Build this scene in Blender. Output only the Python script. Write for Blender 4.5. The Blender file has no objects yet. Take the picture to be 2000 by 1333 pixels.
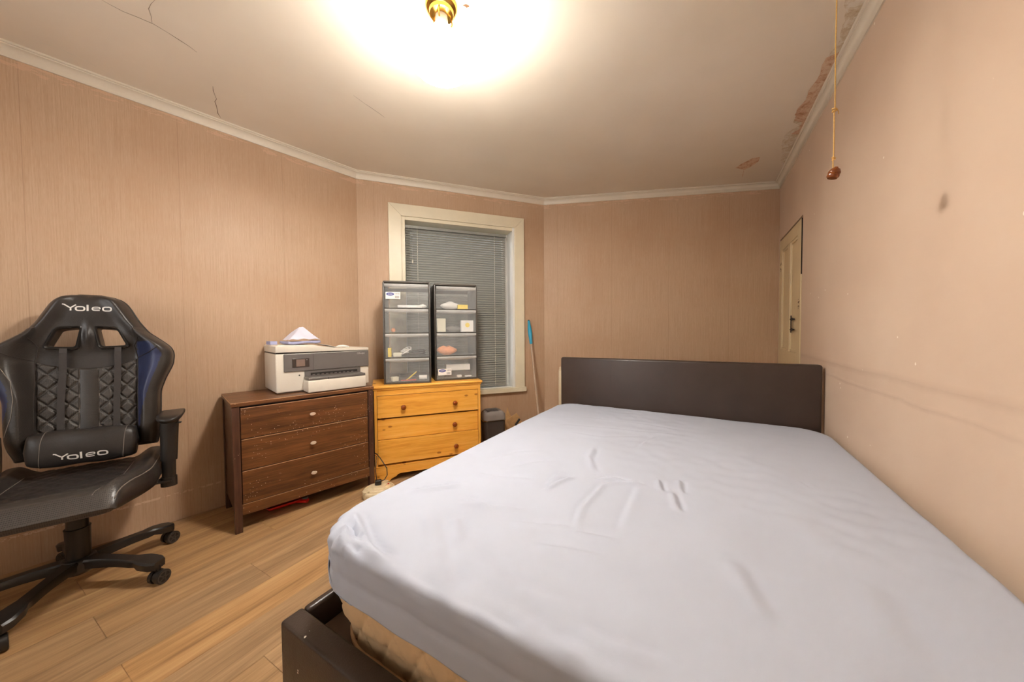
import bpy, bmesh, math, random
import numpy as np
from mathutils import Vector, Matrix

random.seed(7)
rng = np.random.default_rng(11)
scene = bpy.context.scene
COL = scene.collection
rad = math.radians

# ------------------------------------------------------------------ camera
FOC, PITCH, ROLL, CAMH = 660.0, rad(1.7), rad(-0.42), 1.11     # focal length in pixels of a 2000 x 1333 frame
fw = Vector((0, math.cos(PITCH), -math.sin(PITCH)))
up = Vector((0, math.sin(PITCH), math.cos(PITCH)))
rt = Vector((1, 0, 0))
cr = rt * math.cos(ROLL) + up * math.sin(ROLL)
cu = -rt * math.sin(ROLL) + up * math.cos(ROLL)
cam_data = bpy.data.cameras.new('camera')
cam_data.sensor_width = 36.0
cam_data.sensor_fit = 'HORIZONTAL'
cam_data.lens = FOC / 2000.0 * 36.0
cam_data.clip_start = 0.02
cam = bpy.data.objects.new('camera', cam_data)
COL.objects.link(cam)
cam.matrix_world = Matrix(((cr.x, cu.x, -fw.x, 0), (cr.y, cu.y, -fw.y, 0), (cr.z, cu.z, -fw.z, CAMH), (0, 0, 0, 1)))
scene.camera = cam

# ------------------------------------------------------------------ light and exposure
scene.view_settings.view_transform = 'Standard'
scene.view_settings.look = 'None'
scene.view_settings.gamma = 1.0
scene.view_settings.use_curve_mapping = False
scene.view_settings.exposure = 1.92
LAMP_POS = Vector((-0.278, 1.417, 0))
LAMP_STRENGTH = 88.0
LAMP_COLOR = (1.0, 0.94, 0.86)
world = bpy.data.worlds.new('daylight')
scene.world = world
world.use_nodes = True
wn_ = world.node_tree.nodes['Background']
wn_.inputs[0].default_value = (1.0, 0.98, 0.96, 1)
wn_.inputs[1].default_value = 1.25

# ------------------------------------------------------------------ pixel to place (photo frame 2000 x 1333)
def ray(x, y):
    return cr * ((x - 1000) / FOC) + cu * (-(y - 666.5) / FOC) + fw
EYE = Vector((0, 0, CAMH))
def on_z(x, y, z):
    d = ray(x, y)
    return EYE + d * ((z - CAMH) / d.z)
def on_wall(x, y, a, b):
    n = Vector((-(b[1] - a[1]), b[0] - a[0], 0))
    d = ray(x, y)
    return EYE + d * (n.dot(Vector((a[0], a[1], 0))) / n.dot(Vector((d.x, d.y, 0))))

# ------------------------------------------------------------------ object helpers
def obj(name, bm, mat, parent=None, smooth=None, loc=None, rotz=None):
    if isinstance(bm, bpy.types.Mesh):
        me = bm
    else:
        me = bpy.data.meshes.new(name)
        bmesh.ops.recalc_face_normals(bm, faces=bm.faces[:])
        bm.to_mesh(me)
        bm.free()
    if mat is not None:
        mats = mat if isinstance(mat, (list, tuple)) else [mat]
        if len(me.materials) == 0:
            for m in mats:
                me.materials.append(m)
    if smooth:
        me.shade_smooth()
        me.set_sharp_from_angle(angle=rad(smooth))
    o = bpy.data.objects.new(name, me)
    COL.objects.link(o)
    if parent is not None:
        o.parent = parent
    if loc is not None:
        o.location = loc
    if rotz is not None:
        o.rotation_euler = (0, 0, rotz)
    return o

def tag(o, label, cat, group=None):
    o['label'] = label
    o['category'] = cat
    if group:
        o['group'] = group
    return o

def thing(name, label, cat, loc=(0, 0, 0), rotz=0.0, group=None):
    o = bpy.data.objects.new(name, None)
    o.empty_display_size = 0.1
    COL.objects.link(o)
    o.location = loc
    o.rotation_euler = (0, 0, rotz)
    return tag(o, label, cat, group)

def struct(o):
    o['kind'] = 'structure'
    return o

def new():
    return bmesh.new()

def add_box(bm, x0, x1, y0, y1, z0, z1, bev=0.0, seg=2, m=None, mi=0):
    vs = [bm.verts.new((x, y, z)) for z in (z0, z1) for y in (y0, y1) for x in (x0, x1)]
    fs = []
    for idx in ((0, 2, 3, 1), (4, 5, 7, 6), (0, 1, 5, 4), (2, 6, 7, 3), (0, 4, 6, 2), (1, 3, 7, 5)):
        f = bm.faces.new([vs[i] for i in idx])
        f.material_index = mi
        fs.append(f)
    allv = vs
    if bev > 0:
        es = list({e for f in fs for e in f.edges})
        r = bmesh.ops.bevel(bm, geom=es, offset=bev, segments=seg, profile=0.5, affect='EDGES', clamp_overlap=True, material=mi)
        allv = list({v for f in r['faces'] for v in f.verts} | {v for v in vs if v.is_valid} | {v for f in fs if f.is_valid for v in f.verts})
    if m is not None:
        bmesh.ops.transform(bm, matrix=m, verts=allv)
    return allv

def box(x0, x1, y0, y1, z0, z1, bev=0.0, seg=2, m=None):
    bm = new()
    add_box(bm, x0, x1, y0, y1, z0, z1, bev, seg, m)
    return bm

def add_tube(bm, pts, r, n=10, caps=True, flat=None, mi=0):
    """round tube through points; r number or list; flat=(sx,sy) squashes the section"""
    pts = [Vector(p) for p in pts]
    rs = r if isinstance(r, (list, tuple)) else [r] * len(pts)
    rings = []
    prev = None
    for i, p in enumerate(pts):
        if i == 0:
            d = pts[1] - pts[0]
        elif i == len(pts) - 1:
            d = pts[-1] - pts[-2]
        else:
            d = (pts[i + 1] - pts[i]).normalized() + (pts[i] - pts[i - 1]).normalized()
        d.normalize()
        if prev is None:
            a = Vector((0, 0, 1)) if abs(d.z) < 0.9 else Vector((1, 0, 0))
            s = d.cross(a).normalized()
        else:
            s = (prev - d * prev.dot(d)).normalized()
        prev = s
        t = d.cross(s).normalized()
        fx, fy = flat if flat else (1, 1)
        rings.append([bm.verts.new(p + (s * math.cos(2 * math.pi * k / n) * fx + t * math.sin(2 * math.pi * k / n) * fy) * rs[i]) for k in range(n)])
    for a, b in zip(rings, rings[1:]):
        for k in range(n):
            bm.faces.new((a[k], a[(k + 1) % n], b[(k + 1) % n], b[k])).material_index = mi
    if caps:
        bm.faces.new(rings[0][::-1]).material_index = mi
        bm.faces.new(rings[-1]).material_index = mi
    return rings

def tube(pts, r, n=10, caps=True, flat=None):
    bm = new()
    add_tube(bm, pts, r, n, caps, flat)
    return bm

def add_lathe(bm, prof, n=32, cx=0, cy=0, sx=1.0, sy=1.0, m=None):
    """profile [(r, z)] spun about z"""
    rings = []
    allv = []
    for r, z in prof:
        if r < 1e-6:
            v = [bm.verts.new((cx, cy, z))]
        else:
            v = [bm.verts.new((cx + r * sx * math.cos(2 * math.pi * k / n), cy + r * sy * math.sin(2 * math.pi * k / n), z)) for k in range(n)]
        rings.append(v)
        allv += v
    for a, b in zip(rings, rings[1:]):
        for k in range(n):
            k2 = (k + 1) % n
            if len(a) == 1 and len(b) == 1:
                continue
            if len(a) == 1:
                bm.faces.new((a[0], b[k2], b[k]))
            elif len(b) == 1:
                bm.faces.new((a[k], a[k2], b[0]))
            else:
                bm.faces.new((a[k], a[k2], b[k2], b[k]))
    if m is not None:
        bmesh.ops.transform(bm, matrix=m, verts=allv)
    return allv

def lathe(prof, n=32, **kw):
    bm = new()
    add_lathe(bm, prof, n, **kw)
    return bm

def add_prism(bm, poly, z0, z1, m=None, bev=0.0, mi=0):
    """extrude 2d polygon (x,y) between z0 and z1"""
    b = [bm.verts.new((p[0], p[1], z0)) for p in poly]
    t = [bm.verts.new((p[0], p[1], z1)) for p in poly]
    fs = [bm.faces.new(b[::-1]), bm.faces.new(t)]
    n = len(poly)
    for k in range(n):
        fs.append(bm.faces.new((b[k], b[(k + 1) % n], t[(k + 1) % n], t[k])))
    for f in fs:
        f.material_index = mi
    vs = b + t
    if bev > 0:
        es = [e for e in fs[0].edges] + [e for e in fs[1].edges]
        r = bmesh.ops.bevel(bm, geom=es, offset=bev, segments=2, profile=0.5, affect='EDGES', clamp_overlap=True, material=mi)
        vs = list({v for f in r['faces'] for v in f.verts} | {v for v in vs if v.is_valid})
    if m is not None:
        bmesh.ops.transform(bm, matrix=m, verts=vs)
    return vs

def prism(poly, z0, z1, m=None, bev=0.0):
    bm = new()
    add_prism(bm, poly, z0, z1, m, bev)
    return bm

def add_grid(bm, fn, nu, nv, close_u=False, mi=0):
    g = [[bm.verts.new(fn(i / (nu - (0 if close_u else 1)), j / (nv - 1))) for i in range(nu)] for j in range(nv)]
    for j in range(nv - 1):
        for i in range(nu if close_u else nu - 1):
            i2 = (i + 1) % nu
            bm.faces.new((g[j][i], g[j][i2], g[j + 1][i2], g[j + 1][i])).material_index = mi
    return g

def mesh_np(name, verts, faces):
    me = bpy.data.meshes.new(name)
    me.from_pydata([tuple(v) for v in verts], [], faces)
    me.update()
    return me

XZ = Matrix(((1, 0, 0, 0), (0, 0, -1, 0), (0, 1, 0, 0), (0, 0, 0, 1)))       # (x,y,z) -> (x,-z,y): prism drawn in x/z, thickness towards -y

def stroke_loop(bm, pts, w, closed, place, d=0.0006):
    """flat lettering stroke of width w through 2d points, laid through place(x, y, depth)"""
    n = len(pts)
    L, R = [], []
    for i, p in enumerate(pts):
        p = Vector(p)
        if closed:
            a, b = Vector(pts[i - 1]), Vector(pts[(i + 1) % n])
        else:
            a, b = Vector(pts[max(i - 1, 0)]), Vector(pts[min(i + 1, n - 1)])
        t = (b - a).normalized()
        nn = Vector((-t.y, t.x))
        L.append(bm.verts.new(place(p.x + nn.x * w / 2, p.y + nn.y * w / 2, d)))
        R.append(bm.verts.new(place(p.x - nn.x * w / 2, p.y - nn.y * w / 2, d)))
    rg = range(n) if closed else range(n - 1)
    for i in rg:
        j = (i + 1) % n
        bm.faces.new((R[i], R[j], L[j], L[i]))

# ------------------------------------------------------------------ materials
def srgb(r, g, b):
    def c(v):
        v /= 255.0
        return v / 12.92 if v <= 0.04045 else ((v + 0.055) / 1.055) ** 2.4
    return (c(r), c(g), c(b), 1.0)

class NM:
    def __init__(s, name):
        s.m = bpy.data.materials.new(name)
        s.m.use_nodes = True
        s.t = s.m.node_tree
        s.b = s.t.nodes['Principled BSDF']
        s.out = s.t.nodes['Material Output']
    def n(s, typ, **kw):
        nd = s.t.nodes.new(typ)
        for k, v in kw.items():
            setattr(nd, k, v)
        return nd
    def l(s, a, b):
        s.t.links.new(a, b)
    def coord(s, kind='Object', scale=(1, 1, 1), rot=(0, 0, 0), loc=(0, 0, 0)):
        tc = s.n('ShaderNodeTexCoord')
        mp = s.n('ShaderNodeMapping')
        mp.inputs['Scale'].default_value = scale
        mp.inputs['Rotation'].default_value = rot
        mp.inputs['Location'].default_value = loc
        s.l(tc.outputs[kind], mp.inputs['Vector'])
        return mp.outputs[0]
    def noise(s, vec, scale=5, detail=3, rough=0.5, dist=0.0):
        nd = s.n('ShaderNodeTexNoise')
        nd.inputs['Scale'].default_value = scale
        nd.inputs['Detail'].default_value = detail
        nd.inputs['Roughness'].default_value = rough
        nd.inputs['Distortion'].default_value = dist
        s.l(vec, nd.inputs['Vector'])
        return nd.outputs['Fac']
    def ramp(s, fac, stops):
        r = s.n('ShaderNodeValToRGB')
        e = r.color_ramp.elements
        while len(e) < len(stops):
            e.new(0.5)
        for k, (p, c) in enumerate(stops):
            e[k].position = p
            e[k].color = c if len(c) == 4 else (c[0], c[1], c[2], 1)
        s.l(fac, r.inputs[0])
        return r.outputs[0]
    def mix(s, fac, a, b, mode='MIX'):
        x = s.n('ShaderNodeMix', data_type='RGBA', blend_type=mode)
        for sock, v in ((x.inputs[0], fac), (x.inputs[6], a), (x.inputs[7], b)):
            if hasattr(v, 'links'):
                s.l(v, sock)
            else:
                sock.default_value = v
        return x.outputs[2]
    def math(s, op, a, b=0.0, c=None):
        x = s.n('ShaderNodeMath', operation=op)
        for k, v in enumerate((a, b) if c is None else (a, b, c)):
            if hasattr(v, 'links'):
                s.l(v, x.inputs[k])
            else:
                x.inputs[k].default_value = v
        return x.outputs[0]
    def bump(s, h, strength=0.2, dist=0.002):
        b = s.n('ShaderNodeBump')
        b.inputs['Strength'].default_value = strength
        b.inputs['Distance'].default_value = dist
        s.l(h, b.inputs['Height'])
        s.l(b.outputs[0], s.b.inputs['Normal'])
        return b
    def set(s, col=None, rough=None, metal=None, spec=None, coat=None):
        if col is not None:
            if hasattr(col, 'links'):
                s.l(col, s.b.inputs['Base Color'])
            else:
                s.b.inputs['Base Color'].default_value = col
        if rough is not None:
            if hasattr(rough, 'links'):
                s.l(rough, s.b.inputs['Roughness'])
            else:
                s.b.inputs['Roughness'].default_value = rough
        if metal is not None:
            s.b.inputs['Metallic'].default_value = metal
        if spec is not None:
            s.b.inputs['Specular IOR Level'].default_value = spec
        if coat is not None:
            s.b.inputs['Coat Weight'].default_value = coat
        return s

def plain(name, col, rough=0.5, metal=0.0, vary=0.06, scale=14.0, bump=0.0, bscale=200.0):
    k = NM(name)
    v = k.coord()
    nz = k.noise(v, scale, 4, 0.6)
    dark = tuple(c * (1 - vary) for c in col[:3]) + (1,)
    lite = tuple(min(1, c * (1 + vary)) for c in col[:3]) + (1,)
    k.set(k.ramp(nz, [(0.3, dark), (0.7, lite)]), rough, metal)
    if bump:
        k.bump(k.noise(v, bscale, 2, 0.5), bump, 0.001)
    return k.m

def m_wallpaper():
    k = NM('pearl_wallpaper')
    v = k.coord(scale=(1, 1, 1))
    st = k.coord(scale=(210, 210, 3.0))
    st2 = k.coord(scale=(560, 560, 22))
    s1 = k.noise(st, 1.0, 3, 0.6)
    s2 = k.noise(st2, 1.0, 2, 0.6)
    s = k.math('ADD', k.math('MULTIPLY', s1, 0.55), k.math('MULTIPLY', s2, 0.45))
    base = k.ramp(s, [(0.34, srgb(187, 156, 127)), (0.5, srgb(198, 168, 140)), (0.68, srgb(209, 181, 154))])
    big = k.noise(v, 1.3, 4, 0.55)
    base = k.mix(k.ramp(big, [(0.42, (0, 0, 0)), (0.68, (1, 1, 1))]), base, k.mix(0.4, base, srgb(182, 142, 108)))
    # paper seams every 53 cm
    sep = k.n('ShaderNodeSeparateXYZ')
    tc = k.n('ShaderNodeTexCoord')
    k.l(tc.outputs['Object'], sep.inputs[0])
    fr = k.math('ABSOLUTE', k.math('SUBTRACT', k.math('FRACT', k.math('DIVIDE', k.math('ADD', sep.outputs[0], 0.13), 0.53)), 0.5))
    seam = k.math('LESS_THAN', fr, 0.0028)
    base = k.mix(k.math('MULTIPLY', seam, 0.22), base, srgb(120, 84, 60))
    # scuffed band under the cornice and low on the wall
    wob = k.noise(k.coord(scale=(7, 7, 30)), 1.0, 5, 0.7)
    band = k.math('MULTIPLY', k.math('GREATER_THAN', k.math('ADD', sep.outputs[2], k.math('MULTIPLY', wob, 0.09)), 2.395),
                  k.math('GREATER_THAN', wob, 0.52))
    base = k.mix(k.math('MULTIPLY', band, 0.5), base, srgb(222, 184, 156))
    low = k.math('MULTIPLY', k.math('LESS_THAN', k.math('ABSOLUTE', k.math('SUBTRACT', sep.outputs[2], 0.16)), 0.006),
                 k.math('GREATER_THAN', k.noise(k.coord(scale=(30, 30, 30)), 1.0, 3, 0.7), 0.5))
    base = k.mix(k.math('MULTIPLY', low, 0.6), base, srgb(230, 205, 178))
    k.set(base, 0.46, 0.0, 0.35)
    k.bump(s, 0.3, 0.0012)
    return k.m

def m_pinkwall():
    k = NM('pink_painted_plaster')
    v = k.coord()
    big = k.noise(v, 1.6, 3, 0.5)
    base = k.ramp(big, [(0.35, srgb(208, 182, 160)), (0.65, srgb(216, 192, 170))])
    vo = k.n('ShaderNodeTexVoronoi')
    vo.inputs['Scale'].default_value = 11.0
    k.l(v, vo.inputs['Vector'])
    dot = k.math('LESS_THAN', k.math('ADD', vo.outputs['Distance'], k.math('MULTIPLY', k.noise(v, 60, 2), 0.06)), 0.085)
    gate = k.math('GREATER_THAN', k.noise(v, 2.2, 2), 0.5)
    base = k.mix(k.math('MULTIPLY', k.math('MULTIPLY', dot, gate), 0.85), base, srgb(246, 236, 222))
    sep = k.n('ShaderNodeSeparateXYZ')
    tc = k.n('ShaderNodeTexCoord')
    k.l(tc.outputs['Object'], sep.inputs[0])
    wob = k.noise(k.coord(scale=(2.5, 2.5, 2.5)), 1.0, 4, 0.6)
    z = k.math('ADD', sep.outputs[2], k.math('MULTIPLY', wob, 0.035))
    def ridge(h, w):
        q = k.math('DIVIDE', k.math('ABSOLUTE', k.math('SUBTRACT', z, h)), w)
        return k.math('MAXIMUM', k.math('SUBTRACT', 1.0, q), 0.0)
    r = k.math('ADD', ridge(0.945, 0.022), k.math('MULTIPLY', ridge(0.875, 0.012), 0.8))
    base = k.mix(k.math('MULTIPLY', r, 0.16), base, srgb(150, 118, 98))
    k.set(base, 0.6, 0.0, 0.35)
    k.bump(k.math('ADD', k.math('MULTIPLY', r, 1.0), k.math('MULTIPLY', k.noise(v, 35, 3), 0.25)), 0.3, 0.004)
    return k.m

def m_ceiling():
    k = NM('ceiling_paint')
    v = k.coord()
    base = k.ramp(k.noise(v, 1.1, 4, 0.55), [(0.35, srgb(232, 221, 203)), (0.65, srgb(240, 230, 214))])
    k.set(base, 0.62, 0, 0.3)
    k.bump(k.noise(v, 2.2, 3, 0.5), 0.35, 0.02)
    return k.m

def m_floor():
    k = NM('oak_laminate')
    oi = k.n('ShaderNodeObjectInfo')
    tc = k.n('ShaderNodeTexCoord')
    mp = k.n('ShaderNodeMapping')
    mp.vector_type = 'POINT'
    mp.inputs['Rotation'].default_value = (0, 0, rad(29.3))
    k.l(tc.outputs['Object'], mp.inputs['Vector'])
    add = k.n('ShaderNodeVectorMath', operation='MULTIPLY_ADD')
    cmb = k.n('ShaderNodeCombineXYZ')
    for q in range(3):
        k.l(oi.outputs['Random'], cmb.inputs[q])
    k.l(cmb.outputs[0], add.inputs[0])
    add.inputs[1].default_value = (7.3, 23.7, 5.1)
    k.l(mp.outputs[0], add.inputs[2])
    def sc(x, y):
        m2 = k.n('ShaderNodeMapping')
        m2.inputs['Scale'].default_value = (x, y, 1)
        k.l(add.outputs[0], m2.inputs['Vector'])
        return m2.outputs[0]
    g1 = k.noise(sc(26, 1.3), 1.0, 5, 0.65, 0.6)
    g2 = k.noise(sc(150, 5), 1.0, 3, 0.6)
    g3 = k.noise(sc(9, 0.9), 1.0, 3, 0.5, 1.2)
    g = k.math('ADD', k.math('MULTIPLY', g1, 0.5), k.math('ADD', k.math('MULTIPLY', g2, 0.22), k.math('MULTIPLY', g3, 0.28)))
    warm = k.ramp(g, [(0.36, srgb(142, 106, 68)), (0.5, srgb(182, 142, 96)), (0.64, srgb(204, 166, 118))])
    cool = k.ramp(g, [(0.36, srgb(124, 98, 70)), (0.5, srgb(160, 129, 95)), (0.64, srgb(186, 153, 115))])
    base = k.mix(k.ramp(oi.outputs['Random'], [(0.15, (0, 0, 0)), (0.85, (1, 1, 1))]), warm, cool)
    k.set(base, k.ramp(g, [(0.3, (0.42,) * 3), (0.7, (0.52,) * 3)]), 0, 0.4)
    k.bump(g2, 0.12, 0.001)
    return k.m

def m_wood(name, cols, ax='x', scale=1.0, rough=0.4, nicks=None, knots=None, sheen=0.4):
    k = NM(name)
    s = {'x': (1.6, 26, 26), 'z': (26, 26, 1.6), 'y': (26, 1.6, 26)}[ax]
    v = k.coord(scale=tuple(c * scale for c in s))
    g1 = k.noise(v, 1.0, 5, 0.65, 0.8)
    fine = k.noise(k.coord(scale=tuple(c * 6 * scale for c in s)), 1.0, 2, 0.6)
    g = k.math('ADD', k.math('MULTIPLY', g1, 0.7), k.math('MULTIPLY', fine, 0.3))
    base = k.ramp(g, [(0.34, cols[0]), (0.5, cols[1]), (0.66, cols[2])])
    if knots:
        vo = k.n('ShaderNodeTexVoronoi')
        vo.inputs['Scale'].default_value = 1.0
        k.l(k.coord(scale=(6.4, 3.0, 13.0), loc=(0.4, 0.2, 0.3)), vo.inputs['Vector'])
        d = vo.outputs['Distance']
        wobb = k.math('ADD', d, k.math('MULTIPLY', fine, 0.06))
        base = k.mix(k.ramp(wobb, [(0.0, (0.9,) * 3), (0.115, (0.75,) * 3), (0.15, (0.0,) * 3), (1, (0,) * 3)]), base, knots)
    if nicks:
        vo = k.n('ShaderNodeTexVoronoi')
        vo.inputs['Scale'].default_value = 76.0
        w = k.coord()
        k.l(w, vo.inputs['Vector'])
        rnd = k.noise(w, 55, 2)
        dot = k.math('LESS_THAN', k.math('ADD', vo.outputs['Distance'], k.math('MULTIPLY', rnd, 0.2)), 0.235)
        gate = k.math('GREATER_THAN', k.noise(w, 5, 3, 0.6), 0.53)
        base = k.mix(k.math('MULTIPLY', k.math('MULTIPLY', dot, gate), 0.75), base, nicks)
    k.set(base, rough, 0, sheen)
    k.bump(g, 0.12, 0.001)
    return k.m

def m_leather(name, col, rough=0.42, grain=320, strength=0.25, specks=False, vary=0.15):
    k = NM(name)
    v = k.coord()
    vo = k.n('ShaderNodeTexVoronoi')
    vo.inputs['Scale'].default_value = grain
    k.l(v, vo.inputs['Vector'])
    nz = k.noise(v, 9, 4, 0.6)
    base = k.ramp(nz, [(0.3, tuple(c * (1 - vary) for c in col[:3])), (0.7, tuple(c * (1 + vary) for c in col[:3]))])
    if specks:
        v2 = k.n('ShaderNodeTexVoronoi')
        v2.inputs['Scale'].default_value = 38
        k.l(v, v2.inputs['Vector'])
        dot = k.math('LESS_THAN', k.math('ADD', v2.outputs['Distance'], k.math('MULTIPLY', k.noise(v, 70, 2), 0.18)), 0.2)
        base = k.mix(k.math('MULTIPLY', dot, k.math('GREATER_THAN', k.noise(v, 6, 2), 0.54)), base, srgb(225, 220, 210))
    k.set(base, k.ramp(nz, [(0.3, (rough - 0.06,) * 3), (0.7, (rough + 0.08,) * 3)]), 0, 0.45)
    k.bump(k.math('ADD', vo.outputs['Distance'], k.math('MULTIPLY', k.noise(v, 40, 3), 0.6)), strength, 0.0015)
    return k.m

def m_carbon(name, col):
    k = NM(name)
    w = k.n('ShaderNodeTexWave')
    w.inputs['Scale'].default_value = 75
    k.l(k.coord(rot=(0, rad(30), rad(0))), w.inputs['Vector'])
    w.bands_direction = 'Z'
    nz = k.noise(k.coord(), 8, 3, 0.5)
    base = k.mix(k.math('MULTIPLY', w.outputs['Fac'], 0.5), col, tuple(c * 2.1 for c in col[:3]) + (1,))
    k.set(base, k.ramp(nz, [(0.3, (0.3,) * 3), (0.7, (0.42,) * 3)]), 0, 0.5)
    k.bump(w.outputs['Fac'], 0.25, 0.001)
    return k.m

def m_perf(name, col):
    k = NM(name)
    vo = k.n('ShaderNodeTexVoronoi')
    vo.inputs['Scale'].default_value = 190
    vo.inputs['Randomness'].default_value = 0.15
    k.l(k.coord(), vo.inputs['Vector'])
    f = k.ramp(vo.outputs['Distance'], [(0.25, (0, 0, 0)), (0.5, (1, 1, 1))])
    base = k.mix(f, tuple(c * 0.35 for c in col[:3]) + (1,), tuple(c * 1.3 for c in col[:3]) + (1,))
    k.set(base, 0.48, 0, 0.45)
    k.bump(f, 0.3, 0.001)
    return k.m

def m_frost(name, tint=(0.80, 0.81, 0.80, 1), alpha=0.22):
    k = NM(name)
    tr = k.n('ShaderNodeBsdfTransparent')
    tr.inputs[0].default_value = (0.97, 0.98, 0.98, 1)
    mx = k.n('ShaderNodeMixShader')
    nz = k.noise(k.coord(), 9, 3)
    k.l(k.ramp(nz, [(0.3, (alpha - 0.06,) * 3), (0.7, (alpha + 0.06,) * 3)]), mx.inputs[0])
    k.set(tint, 0.28, 0, 0.5)
    k.l(tr.outputs[0], mx.inputs[1])
    k.l(k.b.outputs[0], mx.inputs[2])
    k.l(mx.outputs[0], k.out.inputs[0])
    return k.m

def m_glass():
    k = NM('window_glass')
    tr = k.n('ShaderNodeBsdfTransparent')
    gl = k.n('ShaderNodeBsdfGlossy')
    gl.inputs['Roughness'].default_value = 0.02
    mx = k.n('ShaderNodeMixShader')
    fr = k.n('ShaderNodeFresnel')
    fr.inputs['IOR'].default_value = 1.45
    k.l(fr.outputs[0], mx.inputs[0])
    k.l(tr.outputs[0], mx.inputs[1])
    k.l(gl.outputs[0], mx.inputs[2])
    k.l(mx.outputs[0], k.out.inputs[0])
    return k.m

def m_emit(name, col, strength):
    k = NM(name)
    k.b.inputs['Emission Color'].default_value = (col[0], col[1], col[2], 1)
    k.b.inputs['Emission Strength'].default_value = strength
    # opal glass glows most where the bulb hangs and fades towards the neck
    sep = k.n('ShaderNodeSeparateXYZ')
    tc = k.n('ShaderNodeTexCoord')
    k.l(tc.outputs['Object'], sep.inputs[0])
    f = k.n('ShaderNodeMapRange')
    f.inputs[1].default_value, f.inputs[2].default_value = 2.30, 2.195
    f.inputs[3].default_value, f.inputs[4].default_value = 0.06, 1.0
    k.l(sep.outputs[2], f.inputs[0])
    k.l(k.math('MULTIPLY', f.outputs[0], strength), k.b.inputs['Emission Strength'])
    nz = k.noise(k.coord(), 6, 2)
    k.set(k.ramp(nz, [(0, (0.9, 0.9, 0.88)), (1, (0.95, 0.95, 0.93))]), 0.3)
    return k.m

M = {}
M['paper_wall'] = m_wallpaper()
M['pink_wall'] = m_pinkwall()
M['ceiling'] = m_ceiling()
M['floor'] = m_floor()
M['white_wall'] = plain('white_emulsion', srgb(240, 236, 228), 0.7, vary=0.02, scale=3)
M['cornice'] = plain('cornice_gloss', srgb(228, 218, 200), 0.42, vary=0.04, scale=5)
M['cream'] = plain('cream_gloss_paint', srgb(234, 224, 198), 0.38, vary=0.04, scale=6)
M['door'] = plain('old_cream_paint', srgb(222, 202, 162), 0.45, vary=0.05, scale=5)
M['white_gloss'] = plain('white_frame_paint', srgb(240, 240, 236), 0.35, vary=0.02)
M['crack'] = plain('dark_crack', srgb(128, 108, 88), 0.8)  # plain dark tone of the crack lines
M['crack_lite'] = plain('filled_crack', srgb(236, 228, 212), 0.7)
def m_plaster(name, c0, c1, c2):
    k = NM(name)
    v = k.coord()
    f = k.math('ADD', k.math('MULTIPLY', k.noise(v, 16, 6, 0.75, 0.8), 0.7), k.math('MULTIPLY', k.noise(v, 90, 3, 0.7), 0.3))
    k.set(k.ramp(f, [(0.36, c0), (0.47, c1), (0.56, c2)]), 0.9, 0, 0.2)
    k.bump(f, 0.6, 0.004)
    return k.m
M['bare'] = m_plaster('bare_plaster', srgb(176, 130, 98), srgb(214, 176, 146), srgb(228, 204, 178))
M['bare_grey'] = m_plaster('bare_old_paint', srgb(200, 178, 146), srgb(216, 200, 174), srgb(234, 226, 212))
M['rose'] = plain('old_ceiling_ring', srgb(226, 206, 174), 0.7, vary=0.04)
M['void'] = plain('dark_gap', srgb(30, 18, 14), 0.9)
M['iron'] = plain('black_iron', srgb(44, 34, 26), 0.6, vary=0.2)
M['chip'] = plain('chipped_wood', srgb(96, 66, 38), 0.8, vary=0.3, scale=80)
M['slat'] = plain('blind_slat_paint', srgb(146, 147, 141), 0.36, vary=0.03)
M['blind_cord'] = plain('blind_cord', srgb(214, 210, 198), 0.7)
M['brass'] = plain('polished_brass', srgb(214, 170, 84), 0.18, metal=1.0, vary=0.05)
M['porcelain'] = plain('lamp_holder_white', srgb(226, 214, 204), 0.35)
M['shade'] = m_emit('lit_opal_glass', LAMP_COLOR, LAMP_STRENGTH * 0.38)
M['shade_in'] = m_emit('lit_opal_glass_inside', LAMP_COLOR, LAMP_STRENGTH)
M['bulb'] = m_emit('glowing_bulb', LAMP_COLOR, LAMP_STRENGTH * 2.2)
M['string'] = plain('cotton_string', srgb(206, 164, 92), 0.85, vary=0.15, scale=200)
M['knob_wood'] = plain('varnished_knob', srgb(120, 62, 22), 0.25, vary=0.2, scale=60)
M['bed_leather'] = m_leather('bed_faux_leather', srgb(58, 46, 40), 0.36, 260, 0.12, vary=0.1)
M['bed_leather_worn'] = m_leather('bed_worn_leather', srgb(58, 48, 42), 0.42, 220, 0.2, specks=True)
M['slat_wood'] = plain('bed_slat_wood', srgb(94, 74, 58), 0.5)
M['sheet'] = plain('lavender_cotton', srgb(181, 188, 204), 0.85, vary=0.02, scale=4, bump=0.12, bscale=700)
M['mattress'] = plain('cream_ticking', srgb(222, 190, 148), 0.75, vary=0.05, scale=30, bump=0.2, bscale=420)
M['piping'] = plain('mattress_piping', srgb(226, 190, 150), 0.7)
M['dk_wood_x'] = m_wood('dark_oak_stain', (srgb(70, 42, 22), srgb(100, 62, 33), srgb(126, 82, 46)), 'x', rough=0.38, nicks=srgb(220, 196, 168))
M['dk_wood_z'] = m_wood('dark_oak_stain_upright', (srgb(58, 36, 27), srgb(80, 52, 39), srgb(104, 70, 52)), 'z', rough=0.36, nicks=srgb(214, 190, 164))
M['dk_edge'] = plain('worn_raw_edge', srgb(196, 152, 116), 0.6, vary=0.25, scale=60)
M['dk_inside'] = plain('dark_carcass', srgb(46, 26, 18), 0.6)
M['stone_knob'] = plain('pale_knob', srgb(206, 186, 166), 0.35)
M['pine_x'] = m_wood('lacquered_pine', (srgb(220, 148, 54), srgb(240, 174, 72), srgb(247, 190, 98)), 'x', rough=0.34, knots=srgb(150, 78, 24))
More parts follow.
